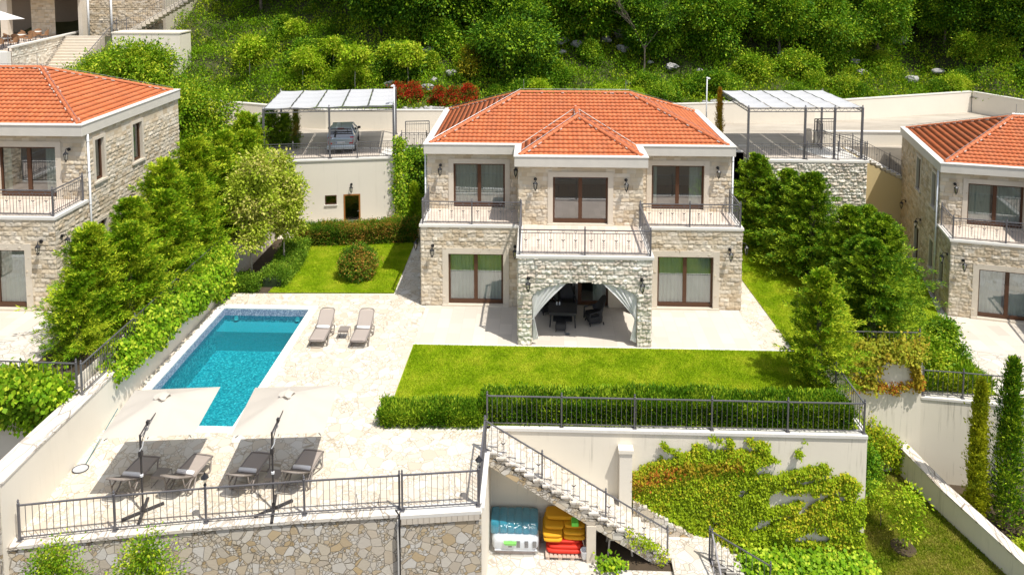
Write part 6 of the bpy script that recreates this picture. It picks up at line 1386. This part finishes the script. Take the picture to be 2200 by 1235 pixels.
# hedges
def hedge(name, pts, hw, z0, z1, n, size, mat, label, seed, per=14, cr=.09, wid=.55):
    o = thing(name, (*pts[0], z0), label, 'hedge'); rs = np.random.RandomState(seed); P, T, S = box_leaves((pts, hw), z0, z1, n, size, rs, per=per, cr=cr)
    T = T + (np.array((0,0,.9)) if name == 'rosemary_hedge' else 0)
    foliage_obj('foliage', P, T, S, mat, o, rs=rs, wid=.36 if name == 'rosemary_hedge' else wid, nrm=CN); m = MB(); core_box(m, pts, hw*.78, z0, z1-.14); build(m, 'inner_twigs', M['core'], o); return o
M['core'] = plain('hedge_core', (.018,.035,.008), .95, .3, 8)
hedge('clipped_hedge', [(-13.6, 40.35), (-10, 40.75), (-6.85, 41.25)], .55, .02, .98, 4400, .075, L['photinia'], 'reddish clipped hedge in front of the annex', 61)
hedge('low_hedge', [(-13.3, 39.6), (-12.9, 37.0), (-12.95, 34.7)], .55, .02, .55, 1700, .08, L['box'], 'low green hedge left of the round bush lawn', 62)
hedge('low_hedge', [(-14.7, 34.65), (-13.5, 34.65)], .45, .02, .5, 700, .08, L['box'], 'low shrub strip at the pool corner under the young trees', 63)
hedge('rosemary_hedge', [(-1.9, 25.05), (4, 25.15), (10.75, 25.15)], .50, .0, .62, 8200, .11, L['rosemary'], 'long dark rosemary hedge behind the railing of the high wall', 64, per=12, cr=.07)
hedge('rosemary_hedge', [(-5.45, 24.65), (-1.95, 24.75)], .42, .0, .42, 2200, .10, L['rosemary'], 'short lower rosemary hedge at the left corner of the big lawn', 65, per=12, cr=.07)
hedge('road_hedge', [(-30, 47.6), (-22.5, 47.6), (-17.9, 46.7)], .5, 3.6, 4.9, 1700, .14, L['mid'], 'trimmed green hedge along the road edge left of the left pergola', 66, cr=.13)
# round red tipped bush
o = thing('round_bush', (-9.0, 36.0, .02), 'clipped round bush with red tips on the small back lawn', 'bush'); rs = np.random.RandomState(70)
P, T, S = blob_leaves([(0, 0, .74, .76, .76, .74)], 1700, 14, .085, rs, cr=.055, shell=.97); P[:,2] = np.maximum(P[:,2], .03); P += np.array((-9.0, 36.0, .02)); foliage_obj('foliage', P, T, S, L['photinia'], o, rs=rs, nrm=CN)
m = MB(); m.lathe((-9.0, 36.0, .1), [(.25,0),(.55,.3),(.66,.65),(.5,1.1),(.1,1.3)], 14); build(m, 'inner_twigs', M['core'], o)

# climbers: leaves over wall faces
def climber(name, pts_fn, n, size, mat, label, seed, nrm=(0,-1,0), cr=.10, per=12, thick=.1, cat='climber', droop=.5):
    rs = np.random.RandomState(seed); c = pts_fn(rs, n); nr = np.array(nrm, float); o_ = rs.normal(size=(len(c), per, 3))*cr; P = (c[:,None,:] + o_); P = P + nr*(np.abs(rs.normal(size=(len(c), per, 1)))*thick)
    P = P.reshape(-1, 3); T = (rs.normal(size=P.shape)*.6 + nr*.35 - np.array((0,0,droop))); S = size*rs.uniform(.6, 1.35, len(P))
    B_ = leaves_facing(name, P, T, S, mat, nr, rs); return props(B_, label, cat)
def leaves_facing(name, P, T, S, mat, nr, rs):
    org = P.mean(0); org[2] = P[:,2].min(); T = unit(T); N = unit(nr + rs.normal(size=P.shape)*.45 + np.array((0,0,.35))); B = unit(np.cross(N, T)); T = np.cross(B, N); S = S[:,None]
    V = np.stack([P, P+T*S*.42+B*S*.42, P+T*S, P+T*S*.42-B*S*.42], 1).reshape(-1,3) - org; return link_mesh(name, quick_mesh(name, V, np.arange(len(V)).reshape(-1,4), mat), None, tuple(org))
def creep(rs, n):                                          # creeper mask on the high wall face, in metres
    x = rs.uniform(3.25, 11.05, n*3); z = rs.uniform(-5.2, -.15, n*3)
    top = np.interp(x, [3.2, 3.8, 5.2, 7.0, 8.2, 9.6, 10.4, 11.1], [-1.6, -1.15, -.75, -.6, -.9, -.95, -1.3, -2.0]) + .25*(fbm(x*1.6, z*0, 5, 2)-.5)
    stem = fbm(x*.8 + z*1.3, z*1.6 - x*.5, 6, 3); hole = fbm(x*.75+z*.5, z*3.0-x*1.1, 31, 3); depth = top - z
    keep = (depth > 0) & ((hole < .535 + .3*np.clip((7.6-x)/2.2, 0, 1) + .3*np.clip((-3.6-z)/.8, 0, 1)))
    run = (z > top) & (z < -.12) & (np.abs(fbm(x*1.1, z*2.5+x*1.2, 12, 2)-.5) < .035) & (x > 4.2) & (x < 9)
    k_ = keep | run; rel = np.clip(fbm(x[k_]*1.9 + z[k_]*.8, z[k_]*3.2, 77, 3)*1.9-.5, 0, 1); return np.stack([x[k_], 24.27 - .10*rel, z[k_]], -1)[:n]
climber('creeper', creep, 15000, .072, L['creeper'], 'dense yellow green creeper covering most of the high wall under the hedge', 81, cr=.042, per=10, thick=.035)
climber('turning_creeper', lambda rs, n: (lambda t: np.stack([3.3+t*3.6, np.full(n, 24.2), np.interp(t, [0,.4,1], [-1.75,-1.25,-.95]) + .12*rs.normal(size=n)], -1))(rs.rand(n)**1.5), 300, .075, L['creeper_red'], 'rust coloured band of creeper at the top left of the green mass', 82, cr=.07, per=9, thick=.06)
climber('ground_ivy', lambda rs, n: np.stack([rs.uniform(6.9, 11.0, n), 24.2 - np.abs(rs.normal(size=n))*.5, np.full(n, -4.7) + .35*rs.rand(n)], -1), 2600, .13, L['ivy'], 'mound of bright ivy on the ground below the creeper wall', 83, nrm=(0,-.6,.8), cr=.16, per=10, thick=.2)
climber('vine', lambda rs, n: (lambda x: np.stack([x, 24.2 + 5.05*0 + np.full(n, 5.0), np.interp(x, [11.2,12.5,14,14.8], [-2.3,-2.9,-3.6,-4.3]) + .35*rs.normal(size=n)], -1))(rs.uniform(11.2, 14.8, n)), 900, .09, L['creeper'], 'golden creeper on the wall between high wall and boundary wall', 84, cr=.1, per=9, thick=.08)
climber('vine', lambda rs, n: (lambda t: np.stack([12.9+t*2.5, np.full(n, 29.24), np.where(rs.rand(n) < .62, -1.15+.12*np.sin(t*9), -1.15) + .08*rs.normal(size=n)], -1))(rs.rand(n)), 130, .08, L['creeper_red'], 'orange creeper branch trailing sideways across the tall cream wall', 85, cr=.06, per=9, thick=.05)
climber('vine', lambda rs, n: (lambda t: np.stack([15.0+t*.35, np.full(n, 29.24), -.05 - t*1.1 + .06*rs.normal(size=n)], -1))(rs.rand(n)), 150, .10, L['creeper_red'], 'orange creeper climbing the right corner of the tall cream wall', 86, cr=.07, per=9, thick=.05)
def yv(rs, n):
    a = np.stack([rs.uniform(11.5, 15.4, n), 29.3 + .15*rs.normal(size=n), .0 + np.abs(rs.normal(size=n))*.38], -1)
    b = np.stack([rs.choice([12.6, 13.1, 13.5], n) + .12*rs.normal(size=n), np.full(n, 29.2), -rs.rand(n)**1.4*1.3], -1); return np.concatenate([a, b[:n//4]])
climber('yellow_vine', yv, 560, .11, L['yellow_vine'], 'yellow and green vine draped over the railing of the tall cream wall', 87, cr=.12, per=9, thick=.1)
def poolivy(rs, n):
    y = 24.4 + 9.6*rs.rand(n)**.6; dens = fbm(y*.9, y*0, 21, 2); drop = np.interp(y, [24, 26, 28, 30, 32, 33.5, 34.5], [.15, .35, .75, .45, 1.05, 1.3, 1.5])*dens*1.4
    u = rs.rand(n); top = 1.5 + np.interp(y, [24, 27, 30, 34], [.45, .7, .9, 1.0])*fbm(y*1.2, y*0+4, 22, 2)*1.5
    z = np.where(u < .5, 1.5 + (top-1.5)*rs.rand(n), 1.5 - drop*rs.rand(n)**1.3); x = np.where(u < .5, -15.0 + .4*rs.normal(size=n)*.6, -14.82 + .0*u); return np.stack([x, y, z], -1)
climber('ivy', poolivy, 3300, .13, L['ivy'], 'bright green ivy spilling over the pool wall and its railing', 88, nrm=(1,-.2,.2), cr=.13, per=10, thick=.1)
def leftvine(rs, n):
    x = rs.uniform(-22, -15.5, n); u = rs.rand(n); z = np.where(u < .6, 1.9 + rs.rand(n)*1.0*fbm(x*.9, x*0, 4, 2)*1.5, 1.9 - rs.rand(n)**1.3*1.5*fbm(x*1.3, x*0+3, 6, 2)); return np.stack([x, 22.9 - .15*rs.rand(n) + np.where(u < .6, .25*rs.normal(size=n), 0), z], -1)
climber('leafy_vine', leftvine, 1900, .17, L['ivy'], 'large leafy vine on the railing at the left edge, above a cream wall', 89, cr=.16, per=10, thick=.12)
climber('ivy_column', lambda rs, n: np.stack([-8.25 + .16*rs.normal(size=n), 43.3 + .1*rs.normal(size=n), rs.uniform(.0, 5.3, n)], -1), 620, .10, L['ivy'], 'narrow column of ivy climbing the right corner of the annex', 90, cr=.1, per=9, thick=.05)
climber('wall_ivy', lambda rs, n: np.stack([rs.uniform(-8.2, -5.4, n), np.full(n, 45.4), 4.1 - rs.rand(n)**1.6*3.9], -1), 900, .12, L['dark'], 'dark ivy hanging on the shaded wall between annex and villa', 91, cr=.14, per=10, thick=.15)
climber('wall_ivy', lambda rs, n: np.stack([rs.uniform(-8.2, -5.4, n), np.full(n, 45.3), 4.05 - rs.rand(n)*.45], -1), 260, .11, L['ivy'], 'bright ivy fringe just under the road edge beside the annex', 92, cr=.12, per=10, thick=.15)
climber('stair_ivy', lambda rs, n: (lambda t: np.stack([2.9+t*1.3, np.full(n, 22.95), -2.40 - t*.8 - rs.rand(n)**1.5*(.35+.3*np.sin(t*9)**2)], -1))(rs.rand(n)), 55, .065, L['creeper'], 'thin ivy hanging over the edge of the garden stairs near the landing', 93, cr=.06, per=9, thick=.04)
climber('weeds', lambda rs, n: np.stack([rs.uniform(2.0, 2.8, n), rs.uniform(22.6, 22.9, n), ZB + .02 + .2*rs.rand(n)], -1), 26, .12, L['fresh'], 'bright weeds growing in front of the dark space under the stairs', 94, nrm=(0,-.4,.9), cr=.1, per=8, droop=-.5)
# weedy grass mound by the right terrace, and dark planting behind boundary wall
rs = np.random.RandomState(96); n = 15000; x = rs.uniform(15.6, 18.4, n); y = rs.uniform(29.4, 33.5, n); hgt = .25 + .6*fbm(x*.8, y*.8, 3, 2); P = np.stack([x, y, -1.5 + rs.rand(n)*hgt*.9], -1); T = np.stack([rs.normal(0,.6,n), rs.normal(0,.6,n)-.2, np.ones(n)], -1)
props(foliage_obj('tall_grass', P, T, .32*rs.uniform(.5,1.4,n), L['fresh'], wid=.14, rs=rs, up=0), 'tall uncut grass by the right terrace railing', 'grass', kind='stuff')
put('bushA', 16.4, 31.0, -1.5, 'loose green shrub in the uncut grass by the right terrace', 'shrub', None, .85, mat=L['fresh'])
put('bushB', 17.6, 32.1, -1.5, 'arching reddish green shrub leaning over the right paving', 'shrub', None, .75, mat=L['mid'])
for i, (x, y, s, k_) in enumerate([(18.4, 25.6, .6, 'bushB'), (17.6, 23.4, .55, 'bushA'), (19.2, 26.8, .6, 'bushA')]): put(k_, x, y, -5.15, ['dark low shrub behind the slim dark cypress', 'dark shrub behind the boundary wall near its lower end', 'dark shrub at the foot of the sloping wall'][i], 'shrub', None, s, mat=L['dark'])

# lawns: real blades
grass('lawn_grass', [(-5.2, 24.9), (10.9, 25.5), (10.9, 29.55), (-5.1, 29.55)], .02, 105000, .055, M['blade'], 101)
grass('side_grass', [(10.5, 29.6), (14.8, 29.6), (14.8, 43), (10.1, 43), (10.2, 36.4)], .02, 55000, .06, M['blade'], 102)
grass('back_grass', LAWN2, .02, 45000, .055, M['blade'], 103)
grass('garden_grass', [(11.1, 19.5), (16.9, 19.5), (16.3, 24.2), (14.95, 29.2), (11.1, 29.2)], -4.8, 42000, .07, M['blade_dry'], 104)
grass('verge_grass', [(16.2, 33.4), (18.8, 33.3), (21.2, 41), (19.2, 50), (16.2, 50)], -1.5, 26000, .07, M['blade'], 105)

# ---- wooded hillside
rs = np.random.RandomState(111)
def hill_pts(n, dmax, x0=-32, x1=48, dmin=.4):
    x = rs.uniform(x0, x1, n); d = dmin + (dmax-dmin)*rs.rand(n)**.85; y = np.interp(x, WLX, WLY) + d; return x, y, hill_z(x, y), d
n = 17000; x, y, z, d = hill_pts(n, 22); den = fbm(x*.28, y*.28, 41, 3); hg = np.clip((den-.32)*3.4, .1, 1.4)*np.clip(d/4, .35, 1); per = 17
c = np.stack([x, y, z + hg*rs.rand(n)**.6], -1); o_ = rs.normal(size=(n, per, 3))*.22; P = (c[:,None,:] + o_).reshape(-1,3); T = unit(o_).reshape(-1,3)*.5 + rs.normal(size=(n*per,3))*.5 + np.array((0,-.25,.7)); S = .17*rs.uniform(.6,1.4,n*per)
un_ = np.repeat(unit(rs.normal(size=(n,3))*.5 + np.array((0,-.3,1.0))), per, 0); org = P.mean(0)
props(link_mesh('undergrowth', leaves_to_mesh('undergrowth', P-org, T, S, L['undergrowth'], .55, rs, nrm=un_), None, tuple(org)), 'dense wild undergrowth covering the whole hillside above the road', 'undergrowth', kind='stuff')
grass('bank_grass', [(-28, 53.2), (-14.8, 50.9), (-6.5, 51.1), (12.9, 53.9), (30, 57.2), (33, 64), (10, 60), (-5, 57), (-28, 59)], lambda x, y: hill_z(x, y), 60000, .2, L['undergrowth'], 112, .16)
def ground_tree(key, x, d, label, cat='tree', group=None, s=1, mat=None, dz=-.15, sz=None):
    y = float(np.interp(x, WLX, WLY)) + d; return put(key, x, y, hz(x, y)+dz, label, cat, group, s, mat=mat, sz=sz)
# bushes along and above the bank
GBU = 'wild shrubs on the hillside'
bank = []
for i in range(64):
    x = -24 + 68*(i+.5)/64 + rs.uniform(-.5,.5); d = rs.choice([1.6, 3.2, 5.2, 7.6, 10.5]) + rs.uniform(-.6,.6)
    if x < -5 and d < 4: continue
    bank.append((x, d))
tone = [('fresh', 'bright green'), ('mid', 'mid green'), ('lime', 'lime green'), ('dark', 'dark green')]
def where(x):
    return ('above the gap left of the left pergola' if x < -17 else 'above the left pergola' if x < -8 else 'behind the left end of the villa roof' if x < -1 else 'above the villa ridge' if x < 5 else
            'behind the right end of the villa roof' if x < 11.5 else 'above the right pergola' if x < 19 else 'above the bare road wall at the right' if x < 29 else 'near the corner of the road wall')
cnt = {}
for (x, d) in bank:
    t = rs.choice([0, 0, 1, 1, 2, 3], 1)[0]; wz = where(x); lv = 'low' if d < 4.3 else 'half way up' if d < 8 else 'high up'; k_ = (t, wz, lv); cnt[k_] = cnt.get(k_, 0) + 1
    lab = '%s shrub %s, %s%s' % (tone[t][1], lv, wz, '' if cnt[k_] == 1 else ', %s' % ORD[cnt[k_]-1])
    ground_tree(['bushA', 'bushB'][rs.randint(2)], x, d, lab, 'shrub', GBU, rs.uniform(.7, 1.25)*(.75 if d < 4 else 1), L[tone[t][0]])
GS = 'staked saplings on the bank'
for i, (x, d) in enumerate([(-22.5, 4.6), (-17.6, 3.4), (-15.9, 6.0), (-13.4, 3.0), (-11.3, 5.2), (-9.6, 3.2), (-19.8, 8.2)]):
    ground_tree('sap', x, d, 'lime green staked sapling, %s one from the left on the bank by the left pergola' % ORD[i], 'tree', GS, rs.uniform(.85, 1.1))
ground_tree('bushC', -5.4, 5.0, 'rounded yellow flowering shrub above the road wall left of the villa roof', 'shrub', None, 1.25)
GRD = 'red leaved shrubs along the road wall'
for i, (x, d) in enumerate([(-10.2, 1.9), (-8.9, 1.8), (-6.9, 1.4), (-5.9, 1.5), (-4.9, 1.6)]): ground_tree('bushB', x, d, 'red tipped shrub above the road wall by the lamp post, %s from the left' % ORD[i], 'shrub', GRD, .62, L['red'])
# forest: tall trees over the upper slope
GF = 'forest trees'; cnt = {}
spots_ = []
for row, (dd, step, x0, x1) in enumerate([(7.6, 5.0, 9.0, 46), (10.5, 4.6, -14, 48), (14.5, 4.4, -26, 54), (20, 6.0, -32, 60)]):
    x = x0
    while x < x1: spots_.append((x + rs.uniform(-1,1), dd + rs.uniform(-1.2,1.2), row)); x += step
for (x, d, row) in spots_:
    k_ = rs.choice(['forA', 'forB', 'forC'], p=[.5, .28, .22]); t = {'forA': 'dark green', 'forB': 'tall mid green', 'forC': 'broad leafy green'}[k_]; wz = where(x); q = (t, wz, row); cnt[q] = cnt.get(q, 0)+1
    lab = '%s tree %s, %s%s' % (t, wz, ['front row', 'second row', 'third row', 'back row'][row], '' if cnt[q] == 1 else ', %s' % ORD[cnt[q]-1])
    ground_tree(k_, x, d, lab, 'tree', GF, rs.uniform(.75, 1.05)*(1 if row else .82))
put('forC', -1.6, 56.0, hz(-1.6, 56.0)-.2, 'dark leafy tree with two pale trunks just left of the villa ridge', 'tree', None, .9, mat=L['dark'])
m = MB()
for dx in (-.45, .45): m.tube([(-1.3+dx, 55.0, hz(-1.3, 55)-.3), (-1.25+dx*1.1, 55.1, 8.4), (-1.2+dx*1.6, 55.3, 10.3)], [.2,.17,.12], 9)
props(build(m, 'twin_trunk', M['bark'], smooth=True), 'pair of bare trunks rising from the slope above the villa roof', 'tree trunks')
def bare_tree(x, y, H, label):
    o = thing('bare_tree', (x, y, hz(x, y)-.2), label, 'tree'); m = MB(); r_ = random.Random(5)
    def br(p, d, L_, r, lv):
        q = p + d*L_; m.tube([p, p.lerp(q, .5)+Vector((r_.uniform(-.1,.1), r_.uniform(-.1,.1), 0))*L_*.4, q], [r, r*.8, r*.55], 5)
        if lv == 0: return
        for i in range(3 if lv > 1 else 4):
            e = (d + Vector((r_.uniform(-1,1), r_.uniform(-.8,.8), r_.uniform(-.1,.7)))*.75).normalized(); br(p.lerp(q, r_.uniform(.55,1)), e, L_*r_.uniform(.55,.8), r*.5, lv-1)
    br(Vector((0,0,0)), Vector((.02,0,1)), H*.5, .085, 4); build(m, 'branches', M['bark'], o, local=True)
bare_tree(8.3, 58.5, 6.0, 'thin bare grey tree with forked branches above the villa roof, right side')
# limestone outcrops
def rock(x, y, s, label, seed, group='limestone rocks on the slope', z=None, flat=.6):
    rr = np.random.RandomState(seed); n1, n2 = 12, 8; vs = []
    for j in range(n2+1):
        for i in range(n1):
            th = 2*math.pi*i/n1; ph = math.pi*j/n2; d_ = np.array((math.sin(ph)*math.cos(th), math.sin(ph)*math.sin(th), math.cos(ph))); k_ = .6 + .8*float(vnoise(np.array([d_[0]*1.7+seed*3.1+9]), np.array([d_[1]*1.7+d_[2]*2.3+40]), seed)[0]); vs.append(d_*k_*np.array((s, s*.8, s*flat)))
    m = MB(); m.add([(x+v[0], y+v[1], (z if z is not None else hz(x, y))+.12*s+v[2]) for v in vs], [(j*n1+i, j*n1+(i+1)%n1, (j+1)*n1+(i+1)%n1, (j+1)*n1+i) for j in range(n2) for i in range(n1)])
    return props(build(m, 'rock', M['rock']), label, 'rock', group)
for i in range(34):
    x = float(rs.uniform(-12, 34)); d = float(rs.uniform(2.5, 14)); y = float(np.interp(x, WLX, WLY))+d; rock(x, y, float(rs.uniform(.25, .7)), 'pale limestone boulder in the undergrowth, ' + where(x), 200+i, z=hz(x, y)+.42)
for i in range(30):
    x = -9.3 + i*.36 + rs.uniform(-.08,.08); y = float(np.interp(x, WLX, WLY))+.45; rock(x, y, rs.uniform(.16,.3), 'small pale stone in the row along the top of the road wall', 300+i, 'stones along the road wall', z=5.45)
for i in range(16):
    x = 12.2 + i*.5 + rs.uniform(-.1,.1); y = float(np.interp(x, WLX, WLY))+.5; rock(x, y, rs.uniform(.16,.3), 'small pale stone on the road wall behind the right pergola', 400+i, 'stones behind the right pergola', z=5.5)
# fallen leaves, odd weeds in joints: a little life on the paving
